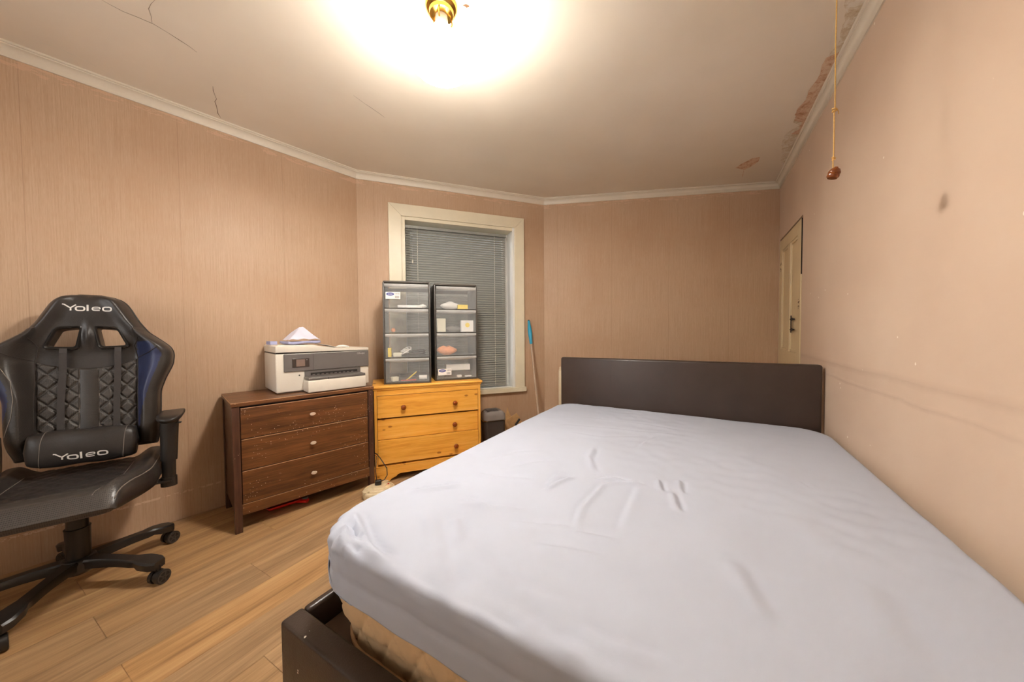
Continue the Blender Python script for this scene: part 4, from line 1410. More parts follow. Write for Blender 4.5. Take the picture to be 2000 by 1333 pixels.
# output slot
obj('slot_back', box(0.155, W - 0.062, -0.004, 0.001, 0.096, 0.133), M['pr_grey'], pr)
sb = obj('slot', box(0.190, W - 0.085, -0.0052, -0.0038, 0.102, 0.118), M['pr_dark'], pr)
bm = new()
for i in range(10):
    x = 0.20 + i * 0.027
    add_box(bm, x, x + 0.015, -0.0075, -0.0050, 0.101, 0.108)
obj('slot_rollers', bm, M['pr_grey'], sb)
tr = obj('output_tray', box(0.150, W - 0.068, -0.108, -0.004, 0.080, 0.098, 0.005, 3), M['pr_grey'], pr, smooth=40)
obj('tray_latch', box(0.262, 0.268, -0.1092, -0.107, 0.082, 0.090, 0.0005), M['pr_dark'], tr)
obj('paper_tray', box(0.146, W - 0.066, -0.112, -0.001, 0.003, 0.079, 0.006, 3), M['pr_white'], pr, smooth=40)
kb = new()
add_lathe(kb, [(0, 0), (0.0045, 0), (0.0045, 0.002), (0, 0.002)], 16, m=Matrix.Translation((0.126, 0.0, 0.108)) @ Matrix.Rotation(rad(90), 4, 'X'))
obj('usb_button', kb, M['pr_dark'], pr)
fc = bpy.data.curves.new('lettering', 'FONT')
fc.body = 'OfficeJet'; fc.size = 0.0155; fc.extrude = 0.0002; fc.align_x = 'LEFT'
fo = bpy.data.objects.new('tmp_text', fc); COL.objects.link(fo)
dg = bpy.context.evaluated_depsgraph_get()
tme = bpy.data.meshes.new_from_object(fo.evaluated_get(dg))
bpy.data.objects.remove(fo)
tme.transform(Matrix.Translation((0.486, -0.0104, 0.226)) @ Matrix.Rotation(rad(90), 4, 'X'))
tme.materials.clear()
obj('lettering', tme, M['print_grey'], fp)

# ---- papers lying on the printer lid
LT = Matrix.Translation(pr_o) @ Matrix.Rotation(rz_of(44.3), 4, 'Z')
def sheet_stack(name, label, cat, x0, x1, y0, y1, z0, fn, mat, nu=22, nv=14, th=0.0012, local=LT):
    bm = new()
    add_grid(bm, lambda u, v: (x0 + (x1 - x0) * u, y0 + (y1 - y0) * v, z0 + fn(u, v)), nu, nv)
    o = obj(name, bm, M[mat], None, 25)
    o.matrix_world = local
    s = o.modifiers.new('thick', 'SOLIDIFY'); s.thickness = th; s.offset = 1
    return tag(o, label, cat)
sheet_stack('paper_stack', 'curled stack of lavender white paper on the printer lid', 'papers', 0.072, 0.262, 0.02, 0.25, 0.3045,
            lambda u, v: 0.004 * (1 - math.cos(u * 5.0)) * (1 - v) + 0.018 * max(0, abs(u - 0.5) * 2 - 0.72) ** 1.3 * 2, 'paper_blue', th=0.016)
def tent(u, v):
    # one folded sheet rising to a peak, creased
    px = 1 - abs(u - 0.52) / 0.5
    py = 1 - abs(v - 0.55) / 0.58
    h = 0.088 * max(0, min(px * 1.15, py)) + 0.003 * math.sin(17 * u + 5 * v) * (1 - v) + 0.004 * math.sin(9 * v + 3 * u)
    return max(h, 0.002 + 0.003 * math.sin(11 * u) ** 2)
sheet_stack('folded_paper', 'crumpled white paper folded to a peak on top of the stack', 'papers', 0.080, 0.262, 0.03, 0.21, 0.3315, tent, 'paper', 27, 21, 0.0008)
sheet_stack('loose_paper', 'flat white sheets fanned over the printer lid', 'papers', 0.266, 0.375, 0.07, 0.26, 0.3025,
            lambda u, v: 0.004 * math.sin(4 * u + 2 * v) * u - 0.024 * u + 0.004 * v, 'paper_w', th=0.002)
bm = new()
add_tube(bm, [(0.362, 0.03, 0.292), (0.387, 0.035, 0.293), (0.412, 0.042, 0.292), (0.447, 0.038, 0.288)], [0.004, 0.010, 0.012, 0.006], 12, True, (1.5, 0.8))
o = obj('crumpled_tissue', bm, M['paper_w'], None, 50); o.matrix_world = LT
o.location = o.location + Vector((0, 0, -0.008))
tag(o, 'small white crumpled tissue on printer lid', 'tissue')
o = obj('blue_card', box(-0.02, 0.02, -0.03, 0.03, 0, 0.022, 0.001), M['paper_blue'], None)
o.matrix_world = LT @ Matrix.Translation((0.012 + 0.008, 0.20, 0.3045)) @ Matrix.Rotation(rad(12), 4, 'Z')
tag(o, 'small block of blue grey cards at the printer lid corner', 'cards')

# ================================================================== GAMING CHAIR
HUB = Vector((-1.903, 1.451, 0))
gc = thing('gaming_chair', 'black gaming chair with navy side panels and quilted backrest', 'office chair', HUB, rz_of(51))
RC = rad(6)
def bp(x, t, d=0.0):
    """point of the backrest: x across, t up the reclined plane, d out of its front"""
    x, t = 0.967 * x + 0.015, 0.009 + 0.973 * t
    return (x, 0.13 + t * math.sin(RC) - d * math.cos(RC), 0.5 + t * math.cos(RC) + d * math.sin(RC))
OUTL = [(0.045, 0.222), (0.10, 0.232), (0.218, 0.237), (0.300, 0.238), (0.326, 0.240), (0.385, 0.258), (0.43, 0.277), (0.456, 0.287), (0.506, 0.292), (0.53, 0.288), (0.553, 0.277), (0.587, 0.243), (0.629, 0.198),
        (0.683, 0.165), (0.752, 0.134), (0.775, 0.122), (0.796, 0.104), (0.810, 0.075), (0.817, 0.035)]
def wid(t):
    t = min(max(t, OUTL[0][0]), OUTL[-1][0])
    for (a, wa), (b, wb_) in zip(OUTL, OUTL[1:]):
        if t <= b:
            s = (t - a) / (b - a)
            return wa + (wb_ - wa) * s
    return OUTL[-1][1]
# smooth the width curve
TT = np.linspace(0.045, 0.817, 120)
WW = np.array([wid(t) for t in TT])
for _ in range(2):
    WW[1:-1] = 0.25 * WW[:-2] + 0.5 * WW[1:-1] + 0.25 * WW[2:]
def wid_s(t):
    return float(np.interp(t, TT, WW))
def sstep(a, b, x):
    s = min(max((x - a) / (b - a), 0), 1)
    return s * s * (3 - 2 * s)
def bdepth(x, t):
    w = wid_s(t)
    ax = abs(x)
    bol = sstep(0.035, 0.16, t) * (1 - sstep(0.52, 0.64, t))          # side bolsters
    ridge_x = 0.80 * w
    b = 0.0
    if ax > 0.150:
        b = 0.072 * sstep(0.150, ridge_x, ax)
    hd = sstep(0.50, 0.62, t)                                          # headrest padding
    body = b * (0.25 + 0.75 * bol) + hd * 0.022
    # raised rim along the headrest, dished middle
    rim = hd * 0.02 * math.exp(-((w - ax - 0.035) / 0.03) ** 2)
    nose = hd * 0.016 * math.exp(-((t - 0.745) / 0.06) ** 2) * math.exp(-(ax / 0.10) ** 4)
    rib = hd * 0.014 * math.exp(-(ax / 0.012) ** 2) * math.exp(-((t - 0.60) / 0.05) ** 2)
    edge = (w - ax) / 0.04
    if edge < 1:
        body_e = math.sqrt(max(0.0, 1 - (1 - max(edge, 0)) ** 2))
    else:
        body_e = 1
    te = min((0.817 - t) / 0.04, (t - 0.045) / 0.025, 1)
    tef = math.sqrt(max(0.0, 1 - (1 - max(te, 0)) ** 2))
    full = body + rim + nose + rib
    base = -0.03 + 0.058 * bol * sstep(0.12, 0.2, ax)
    return base + (full - base) * min(body_e, tef)
HOLE_R = [(0.027, 0.650), (0.092, 0.641), (0.1235, 0.562), (0.042, 0.559)]
def hole_poly(s):
    return [(s * x, t) for x, t in HOLE_R]
def inside(p, poly, grow=0.0):
    n = len(poly); c = False
    cx_ = sum(q[0] for q in poly) / n; cy_ = sum(q[1] for q in poly) / n
    pl = [(cx_ + (q[0] - cx_) * (1 + grow), cy_ + (q[1] - cy_) * (1 + grow)) for q in poly]
    for i in range(n):
        a, b = pl[i], pl[(i + 1) % n]
        if (a[1] > p[1]) != (b[1] > p[1]) and p[0] < (b[0] - a[0]) * (p[1] - a[1]) / (b[1] - a[1]) + a[0]:
            c = not c
    return c
bm = new()
NU, NT = 97, 130
front, back = [], []
us = np.sin(np.linspace(-math.pi / 2, math.pi / 2, NU)) * 0.35 + np.linspace(-1, 1, NU) * 0.65
for j in range(NT):
    t = 0.045 + (0.817 - 0.045) * j / (NT - 1)
    w = wid_s(t)
    fr_, bk_ = [], []
    for u in us:
        x = u * w
        fr_.append(bm.verts.new(bp(x, t, bdepth(x, t))))
        e = 1 - abs(u)
        te = min((0.817 - t) / 0.06, (t - 0.045) / 0.04, 1)
        db = -0.03 - (0.045 if t < 0.5 else 0.045 - 0.03 * sstep(0.5, 0.6, t)) * math.sqrt(max(0, 1 - (1 - min(e / 0.2, 1)) ** 2)) * math.sqrt(max(0, 1 - (1 - max(te, 0)) ** 2))
        bk_.append(bm.verts.new(bp(x, t, db)))
    front.append(fr_); back.append(bk_)
def region(x, t):
    ax = abs(x); w = wid_s(t)
    if ax > 0.160 and t < 0.575:
        if x > 0:
            lim = lerp(t, [(0.10, 0.162), (0.23, 0.180), (0.36, 0.212), (0.435, 0.236), (0.51, 0.258), (0.56, 0.225), (0.575, 0.21)])
            if ax < lim and t > 0.10:
                return 1
            return 2 if t < 0.5 else 0
        else:
            if t < 0.5 and t > 0.16 and ax > 0.243 - 0.05 * math.sin((t - 0.16) / 0.34 * math.pi) + 0.02:
                return 1
            return 2
    return 0
for j in range(NT - 1):
    for i in range(NU - 1):
        t = 0.045 + (0.817 - 0.045) * (j + 0.5) / (NT - 1)
        x = (us[i] + us[i + 1]) / 2 * wid_s(t)
        if inside((x, t), hole_poly(1), 0.14) or inside((x, t), hole_poly(-1), 0.14):
            continue
        bm.faces.new((front[j][i], front[j][i + 1], front[j + 1][i + 1], front[j + 1][i])).material_index = region(x, t)
        bm.faces.new((back[j][i], back[j + 1][i], back[j + 1][i + 1], back[j][i + 1]))
for j in range(NT - 1):
    for i in (0, NU - 1):
        bm.faces.new((front[j][i], front[j + 1][i], back[j + 1][i], back[j][i]))
for i in range(NU - 1):
    bm.faces.new((front[0][i], front[0][i + 1], back[0][i + 1], back[0][i]))
    bm.faces.new((front[-1][i], front[-1][i + 1], back[-1][i + 1], back[-1][i]))
loose = [v for v in bm.verts if not v.link_faces]
bmesh.ops.delete(bm, geom=loose, context='VERTS')
backrest = obj('backrest', bm, [M['ch_leather'], M['ch_blue'], M['ch_carbon']], gc, smooth=55)
# piping round the outside edge
pp = [bp(s * wid_s(t) * 1.002, t, -0.028) for s in (1,) for t in np.linspace(0.05, 0.817, 70)] + [bp(-wid_s(t) * 1.002, t, -0.028) for t in np.linspace(0.817, 0.05, 70)]
obj('edge_piping', tube(pp, 0.0035, 6), M['ch_leather'], backrest, smooth=60)
# seams
def seam(pts, w=0.0013, mat='stitch', lift=0.0012):
    P = []
    for (x0, t0), (x1, t1) in zip(pts, pts[1:]):
        for k in range(8):
            s = k / 8
            P.append((x0 + (x1 - x0) * s, t0 + (t1 - t0) * s))
    P.append(pts[-1])
    bm = new()
    add_tube(bm, [bp(x, t, bdepth(x, t) + lift) for x, t in P], w, 5)
    obj('seam', bm, M[mat], backrest)
for s in (1, -1):
    seam([(s * 0.161, 0.10), (s * 0.161, 0.30), (s * 0.161, 0.495), (s * 0.150, 0.56), (s * 0.168, 0.60)], mat='ch_strap', w=0.0018)
    seam([(s * 0.161, 0.497), (s * 0.21, 0.52), (s * 0.245, 0.55)], mat='ch_strap', w=0.0018)
seam([(-0.225, 0.17), (-0.204, 0.25), (-0.198, 0.33), (-0.206, 0.41), (-0.232, 0.47)], mat='stitch')
# quilted centre pad
def pad_top(x):
    return 0.455 + 0.040 * min(1, (abs(x) / 0.16)) ** 2.2
def pad(u, v):
    x = (u - 0.5) * 2 * 0.157
    t = 0.10 + v * (pad_top(x) - 0.10)
    d = 0.006
    if abs(x) > 0.031:
        xx, ttt = abs(x) - 0.031, t
        a1 = abs(((xx / 0.062 + ttt / 0.072) % 1) - 0.5)
        a2 = abs(((xx / 0.062 - ttt / 0.072) % 1) - 0.5)
        m_ = min(0.5 - a1, 0.5 - a2) if False else min(a1, a2)
        d += 0.0070 * (1 - math.exp(-(m_ / 0.10) ** 2))
    else:
        d += 0.004 * math.sqrt(max(0, 1 - (x / 0.031) ** 2))
    e = min((0.157 - abs(x)) / 0.012, (pad_top(x) - t) / 0.012, 1)
    d *= math.sqrt(max(0, 1 - (1 - max(0, e)) ** 2))
    return bp(x, t, d + 0.0005)
bm = new(); add_grid(bm, pad, 130, 150)
for f in bm.faces:
    x = (f.calc_center_median().x - 0.015) / 0.967
    if abs(x) < 0.031:
        f.material_index = 1
obj('quilted_pad', bm, [M['ch_perf'], M['ch_carbon']], backrest, smooth=60)
for s in (-1, 1):
    bm = new()
    add_tube(bm, [bp(s * 0.031, t, 0.0075) for t in np.linspace(0.12, 0.45, 30)], 0.0011, 5)
    obj('seam', bm, M['stitch'], backrest)
# plastic bezels of the two head openings
for s in (1, -1):
    poly = hole_poly(s)
    # round the corners
    def rounded(poly, r, n=6):
        out = []
        m = len(poly)
        for i in range(m):
            p = Vector(poly[i]); a = (Vector(poly[i - 1]) - p).normalized(); b = (Vector(poly[(i + 1) % m]) - p).normalized()
            for k in range(n + 1):
                q = k / n
                out.append(((p + a * r).lerp(p, q)).lerp(p.lerp(p + b * r, q), q))
        return out
    ri = rounded(poly, 0.012)
    cxx = sum(p.x for p in ri) / len(ri); cyy = sum(p.y for p in ri) / len(ri)
    def ring(g, d):
        return [bm.verts.new(bp(p.x + (p.x - cxx) / max(0.001, math.hypot(p.x - cxx, p.y - cyy)) * g, p.y + (p.y - cyy) / max(0.001, math.hypot(p.x - cxx, p.y - cyy)) * g, d)) for p in ri]
    bm = new()
    rings = [ring(0.001, -0.052), ring(0.0, 0.012), ring(0.003, 0.022), ring(0.010, 0.026), ring(0.017, 0.022), ring(0.020, -0.02), ring(0.020, -0.052)]
    n = len(ri)
    for a, b in zip(rings, rings[1:] + rings[:1]):
        for k in range(n):
            bm.faces.new((a[k], a[(k + 1) % n], b[(k + 1) % n], b[k]))
    obj('head_opening', bm, M['ch_plastic'], backrest, smooth=50)
# lettering strokes
def yoleo(place, sx, sz, x0, z0, parent, name='lettering', wgt=0.19):
    """the word drawn in wide squared strokes, letter height 1, in units scaled by sx, sz"""
    bm = new()
    def P(x, z, d):
        return place(x0 + x * sx, z0 + z * sz, d)
    def st(pts, closed=False, w=wgt):
        # width in x and z follow the scale
        n = len(pts); L, R = [], []
        for i, p in enumerate(pts):
            a = pts[i - 1] if (closed or i > 0) else p
            b = pts[(i + 1) % n] if (closed or i < n - 1) else p
            t = Vector((b[0] - a[0], b[1] - a[1])).normalized(); nn = Vector((-t.y, t.x)) * (w / 2)
            L.append(bm.verts.new(P(p[0] + nn.x, p[1] + nn.y, 0))); R.append(bm.verts.new(P(p[0] - nn.x, p[1] - nn.y, 0)))
        for i in (range(n) if closed else range(n - 1)):
            j = (i + 1) % n
            bm.faces.new((R[i], R[j], L[j], L[i]))
    def loop(x, w, h, r=0.24):
        out = []
        for cxx, czz, a0 in ((x + w - r, r, -90), (x + w - r, h - r, 0), (x + r, h - r, 90), (x + r, r, 180)):
            for k in range(5):
                a = rad(a0 + k * 22.5)
                out.append((cxx + r * math.cos(a), czz + r * math.sin(a)))
        return out
    st([(-0.12, 1.02), (0.05, 1.0), (0.50, 0.52), (0.62, 0.46)], w=0.17)
    st([(1.12, 1.0), (0.62, 0.46), (0.60, -0.02)], w=0.17)
    st(loop(1.10, 0.82, 0.66), True)
    st([(2.22, -0.06), (2.22, 1.04)], w=0.2)
    lo = loop(2.62, 0.86, 0.66)
    st(lo[3:] + lo[:1] if False else [(3.40, 0.06), (2.95, 0.05), (2.76, 0.10), (2.69, 0.22), (2.69, 0.46), (2.78, 0.60), (2.95, 0.64), (3.22, 0.64), (3.38, 0.60), (3.44, 0.46), (3.44, 0.34), (2.72, 0.33)], w=0.15)
    st(loop(3.74, 0.84, 0.66), True)
    return obj(name, bm, M['thread'], parent)
def head_place(x, t, d):
    return bp(x, t, bdepth(x, t) + 0.0012)
yoleo(head_place, 0.0322, 0.0275, -0.068, 0.731, backrest)
# straps
for s in (1, -1):
    xa, xb = (0.098, 0.090) if s > 0 else (-0.073, -0.083)
    bm = new()
    P = [(xa, 0.556, 0.002), (xa, 0.551, 0.030), (xa, 0.530, 0.033), (xa * 0.7 + xb * 0.3, 0.44, 0.024), (xb, 0.30, 0.020), (xb, 0.13, 0.024)]
    L = [bm.verts.new(bp(x - 0.0115, t, d)) for x, t, d in P]; R = [bm.verts.new(bp(x + 0.0115, t, d)) for x, t, d in P]
    L2 = [bm.verts.new(bp(x - 0.0115, t, d - 0.0022)) for x, t, d in P]; R2 = [bm.verts.new(bp(x + 0.0115, t, d - 0.0022)) for x, t, d in P]
    for i in range(len(P) - 1):
        for a, b in ((L, R), (R, R2), (R2, L2), (L2, L)):
            bm.faces.new((a[i], b[i], b[i + 1], a[i + 1]))
    obj('strap', bm, M['ch_strap'], gc)
# lumbar cushion
def cush_pt(u, v, grow=0.0):
    # u along the length, v round the section
    x = (u - 0.5) * 2
    ang_ = v * 2 * math.pi
    e = max(0.0, 1 - abs(x) ** 6) ** 0.45
    hx = 0.168 * x
    ht, hd = 0.080 * (0.62 + 0.38 * e) * (1 if abs(x) < 1 else 0.0), 0.052 * (0.5 + 0.5 * e)
    sq = lambda c: math.copysign(abs(c) ** 0.75, c)
    tt_ = 0.092 + 0.006 * x * -1 + (ht + grow) * sq(math.sin(ang_)) + 0.002 * math.sin(8 * x + 3 * ang_)
    dd = 0.060 + (hd + grow) * sq(math.cos(ang_)) * (1 + 0.04 * math.sin(5 * x + 2 * ang_))
    return bp(hx, tt_, dd)
bm = new()
g = add_grid(bm, lambda u, v: cush_pt(v, u), 40, 44, True)
bm.faces.new(g[0]); bm.faces.new(g[-1])
cush = obj('lumbar_cushion', bm, M['ch_leather'], gc, smooth=70)
for x in (-0.118, 0.128):
    bm = new()
    u = x / 0.168 / 2 + 0.5
    add_tube(bm, [cush_pt(u + 0.02 * math.sin(v * 6.28), v, 0.001) for v in np.linspace(-0.28, 0.28, 30)], 0.0012, 5)
    obj('seam', bm, M['stitch'], cush)
def cush_place(x, z, d):
    # lettering on the front of the cushion: x along, z up
    v = math.asin(max(-1, min(1, (z - 0.092) / 0.08))) / (2 * math.pi)
    sgn = math.copysign(abs(min(1, abs((z - 0.092 + 0.0) / 0.08))) ** (1 / 0.75), z - 0.092)
    v = math.asin(sgn) / (2 * math.pi)
    return cush_pt(x / 0.168 / 2 + 0.5, v, 0.0022)
yoleo(cush_place, 0.0335, 0.026, -0.077, 0.046, cush)

# seat
def seat_z(x, y):
    w = 0.235
    bol = 0.036 * sstep(0.145, 0.205, abs(x)) * (1 - sstep(0.235, 0.275, abs(x)) * 0.7) * sstep(-0.345, -0.23, y)
    z = 0.488 + bol + 0.012 * sstep(-0.2, -0.32, y)
    z -= 0.055 * sstep(-0.290, -0.375, y) ** 1.4
    return z
def seat_top(x, y):
    w = seat_w(y)
    e = min((w - abs(x)) / 0.05, 1)
    k = math.sqrt(max(0, 1 - (1 - e) ** 2))
    return 0.435 + (seat_z(x * 0.268 / w, y) - 0.435) * (0.3 + 0.7 * k)
def seat_w(y):
    return 0.268 - 0.085 * sstep(-0.10, -0.37, y) ** 1.2
bm = new()
NX, NY = 61, 61
topv, botv = [], []
for j in range(NY):
    y = -0.368 + (0.20 + 0.368) * j / (NY - 1)
    w = seat_w(y)
    r1, r2 = [], []
    for i in range(NX):
        u = -1 + 2 * i / (NX - 1)
        x = math.copysign(abs(u) ** 0.9, u) * w
        e = min((w - abs(x)) / 0.05, 1)
        k = math.sqrt(max(0, 1 - (1 - e) ** 2))
        q = 0.0
        if abs(x) < 0.15 and y > -0.2:
            a1 = abs((((x + 0.15) / 0.06 + y / 0.06) % 1) - 0.5); a2 = abs((((x + 0.15) / 0.06 - y / 0.06) % 1) - 0.5)
            q = 0.004 * math.exp(-(min(a1, a2) / 0.1) ** 2)
        zt = 0.435 + (seat_z(x * 0.268 / w if w else x, y) - q - 0.435) * (0.3 + 0.7 * k)
        r1.append(bm.verts.new((x, y, zt)))
        r2.append(bm.verts.new((x * 0.96, y * 0.985 + 0.003, 0.412 + 0.012 * sstep(-0.30, -0.37, y) + 0.01 * (1 - k))))
    topv.append(r1); botv.append(r2)
for j in range(NY - 1):
    for i in range(NX - 1):
        y = topv[j][i].co.y; x = topv[j][i].co.x
        mi = 1 if (abs(x) < 0.165 and y < -0.19) else (0 if abs(x) > 0.16 else 2)
        bm.faces.new((topv[j][i], topv[j][i + 1], topv[j + 1][i + 1], topv[j + 1][i])).material_index = mi
        bm.faces.new((botv[j][i], botv[j + 1][i], botv[j + 1][i + 1], botv[j][i + 1]))
for j in range(NY - 1):
    for i in (0, NX - 1):
        bm.faces.new((topv[j][i], topv[j + 1][i], botv[j + 1][i], botv[j][i]))
for i in range(NX - 1):
    bm.faces.new((topv[0][i], topv[0][i + 1], botv[0][i + 1], botv[0][i])).material_index = 1
    bm.faces.new((topv[-1][i], topv[-1][i + 1], botv[-1][i + 1], botv[-1][i]))
seat = obj('seat', bm, [M['ch_leather'], M['ch_perf'], M['ch_leather']], gc, smooth=60)
for s in (1, -1):
    pts = [(s * 0.60 * seat_w(y), y, seat_top(0.60 * seat_w(y), y) + 0.0008) for y in np.linspace(0.10, -0.32, 22)]
    obj('seam', tube(pts, 0.0014, 5), M['stitch'], seat)
    pts = [(s * 0.93 * seat_w(y), y, seat_top(0.93 * seat_w(y), y) + 0.001) for y in np.linspace(0.15, -0.335, 26)]
    obj('edge_piping', tube(pts, 0.0022, 6), M['stitch'], seat)
# mechanism, hinge covers and arms
obj('tilt_mechanism', box(-0.10, 0.10, -0.14, 0.14, 0.366, 0.412, 0.008), M['ch_plastic'], gc)
obj('tilt_lever', tube([(-0.06, -0.1, 0.385), (-0.14, -0.13, 0.382), (-0.19, -0.14, 0.38)], [0.006, 0.006, 0.010], 8), M['ch_plastic'], gc)
for s in (1, -1):
    bm = new()
    poly = [(0.10, 0.43), (0.16, 0.42), (0.205, 0.47), (0.215, 0.53), (0.225, 0.60), (0.222, 0.66), (0.205, 0.665), (0.195, 0.60), (0.17, 0.53), (0.13, 0.50), (0.09, 0.47)]
    m = Matrix(((0, 0, s, 0), (1, 0, 0, 0), (0, 1, 0, 0), (0, 0, 0, 1)))
    add_prism(bm, poly, 0.250, 0.266, m, 0.004)
    obj('hinge_cover', bm, M['ch_plastic'], gc, smooth=40)
    obj('arm_bracket', box(min(s * 0.10, s * 0.30), max(s * 0.10, s * 0.30), -0.055, 0.005, 0.400, 0.4085, 0.002), M['ch_plastic'], gc)
    ac = obj('arm_post', tube([(s * 0.289, -0.025, 0.396), (s * 0.291, -0.025, 0.52)], 0.0215, 16, True, (0.82, 1.15)), M['ch_plastic'], gc, smooth=40)
    obj('arm_collar', tube([(s * 0.2885, -0.025, 0.375), (s * 0.289, -0.025, 0.42)], 0.0255, 16, True, (0.85, 1.15)), M['ch_plastic'], ac, smooth=40)
    obj('arm_sleeve', tube([(s * 0.291, -0.025, 0.50), (s * 0.298, -0.025, 0.695)], [0.025, 0.0275], 16, True, (0.82, 1.2)), M['ch_plastic'], ac, smooth=40)
    obj('arm_lever', box(min(s * 0.318, s * 0.340), max(s * 0.318, s * 0.340), -0.04, -0.015, 0.674, 0.679, 0.002), M['ch_plastic'], ac)
    bm = new()
    def armpad(u, v):
        y = -0.155 + 0.26 * v
        k = max(0.02, 1 - abs(2 * v - 1) ** 5) ** 0.5
        a = u * 2 * math.pi
        x = 0.044 * k * math.copysign(abs(math.cos(a)) ** 0.7, math.cos(a))
        z = (0.016 if math.sin(a) > 0 else 0.020) * k * math.copysign(abs(math.sin(a)) ** 0.8, math.sin(a))
        return (s * 0.305 + x, y, 0.712 + z - 0.010 * (x / 0.044) ** 2 * -1)
    g = add_grid(bm, armpad, 28, 22, True)
    bm.faces.new(g[0]); bm.faces.new(g[-1])
    obj('arm_pad', bm, M['ch_plastic'], gc, smooth=60)
# gas column and five-star base
obj('gas_column', lathe([(0, 0.135), (0.036, 0.135), (0.0375, 0.262), (0.039, 0.268), (0.033, 0.270), (0.0315, 0.33), (0.028, 0.332), (0.027, 0.37), (0, 0.37)], 28), M['ch_plastic'], gc, smooth=40)
obj('base_hub', lathe([(0, 0.072), (0.042, 0.072), (0.056, 0.085), (0.058, 0.115), (0.050, 0.134), (0.044, 0.138), (0, 0.138)], 28), M['ch_plastic'], gc, smooth=40)
def leg_mesh():
    bm = new()
    secs = []
    for k in range(15):
        s = k / 14
        x = 0.035 + 0.295 * s
        zt = 0.134 - 0.006 * s - 0.030 * s ** 2.2
        if s > 0.70:
            zt += 0.004
        w = 0.030 - 0.009 * math.sin(min(1, s * 1.25) * math.pi) + (0.008 if s > 0.72 else 0)
        if s > 0.93:
            w *= 1 - (s - 0.93) * 5
        th = 0.040 - 0.014 * s
        if s > 0.74:
            th = 0.034
        secs.append([(x, -w * 0.8, zt), (x, -w, zt - 0.007), (x, -w * 0.92, zt - th), (x, w * 0.92, zt - th), (x, w, zt - 0.007), (x, w * 0.8, zt)])
    rows = [[bm.verts.new(p) for p in s] for s in secs]
    for a, b in zip(rows, rows[1:]):
        for k in range(6):
            bm.faces.new((a[k], a[(k + 1) % 6], b[(k + 1) % 6], b[k]))
    bm.faces.new(rows[0][::-1]); bm.faces.new(rows[-1])
    return bm
def tread_mesh():
    bm = new()
    for k in range(7):
        x = 0.242 + k * 0.0105
        add_box(bm, x, x + 0.0055, -0.02, 0.02, 0.106 - 0.0012 * k, 0.1125 - 0.0016 * k, 0.001)
    return bm
for a in (37, -35, -111, 109, 181):
    lg = obj('base_leg', leg_mesh(), M['ch_plastic'], gc, smooth=40, rotz=rad(a))
    obj('foot_tread', tread_mesh(), M['ch_plastic'], lg)
    cs = bpy.data.objects.new('caster', None)
    cr_ = random.uniform(0, 360) if a not in (37, -35) else {37: 26 - 0, -35: 16}[a]
    # caster body
    bm = new()
    add_tube(bm, [(0, 0, 0.05), (0, 0, 0.083)], 0.008, 10)
    add_tube(bm, [(0.0, -0.006, 0.031), (0.0, 0.006, 0.031)], 0.026, 20)
    c = obj('caster', bm, M['ch_plastic'], gc, smooth=40)
    c.location = (0.325 * math.cos(rad(a)), 0.325 * math.sin(rad(a)), 0)
    c.rotation_euler = (0, 0, rad({37: 38, -35: 44}.get(a, a + 40)))
    for s in (1, -1):
        bm = new()
        add_tube(bm, [(0, s * 0.008, 0.0295), (0, s * 0.024, 0.0295), (0, s * 0.026, 0.0295)], [0.0295, 0.0295, 0.027], 28)
        wl = obj('wheel', bm, M['ch_plastic'], c, smooth=40)
        # open spoked face as a raised ring and spokes
    for s in (1, -1):
        bm = new()
        yy = s * 0.0262
        n = 24
        for k in range(n):
            a0, a1 = 2 * math.pi * k / n, 2 * math.pi * (k + 1) / n
            for r0, r1 in ((0.021, 0.0265), (0.004, 0.008)):
                bm.faces.new([bm.verts.new((r_ * math.cos(q), yy + s * 0.0012, 0.0295 + r_ * math.sin(q))) for r_, q in ((r0, a0), (r1, a0), (r1, a1), (r0, a1))])
        for k in range(5):
            q = 2 * math.pi * k / 5
            dx, dz = math.cos(q), math.sin(q)
            bm.faces.new([bm.verts.new((r_ * dx - o_ * dz, yy + s * 0.001, 0.0295 + r_ * dz + o_ * dx)) for r_, o_ in ((0.007, -0.002), (0.022, -0.003), (0.022, 0.003), (0.007, 0.002))])
        obj('wheel_spokes', bm, M['ch_spoke'], c)

# ================================================================== CEILING LAMP
lamp = thing('ceiling_light', 'lit white glass cone shade on a brass ceiling fitting', 'lamp', LAMP_POS, 0)
obj('ceiling_plate', lathe([(0, CEIL), (0.062, CEIL), (0.064, 2.428), (0.060, 2.418), (0.050, 2.412), (0.047, 2.400), (0.030, 2.396), (0, 2.394)], 40), M['brass'], lamp, smooth=40)
for k in range(3):
    a = 2 * math.pi * k / 3 + 0.5
    obj('gallery_arm', tube([(0.040 * math.cos(a), 0.040 * math.sin(a), 2.402), (0.046 * math.cos(a), 0.046 * math.sin(a), 2.380), (0.038 * math.cos(a), 0.038 * math.sin(a), 2.362)], 0.003, 8), M['brass'], lamp, smooth=40)
obj('lamp_holder', lathe([(0, 2.395), (0.024, 2.395), (0.026, 2.375), (0.026, 2.350), (0.022, 2.345), (0, 2.345)], 28), M['porcelain'], lamp, smooth=40)
prof = [(0.0285, 2.352), (0.036, 2.348), (0.052, 2.325), (0.078, 2.275), (0.100, 2.225), (0.113, 2.192), (0.112, 2.188), (0.109, 2.190), (0.097, 2.223), (0.075, 2.272), (0.050, 2.320), (0.034, 2.342), (0.0285, 2.346)]
sb_ = lathe(prof, 48)
for f in sb_.faces:
    c = f.calc_center_median(); rr = math.hypot(c.x, c.y)
    zo = lerp(rr, [(0.0285, 2.352), (0.036, 2.348), (0.052, 2.325), (0.078, 2.275), (0.100, 2.225), (0.113, 2.192)])
    f.material_index = 1 if c.z < zo - 0.0015 else 0
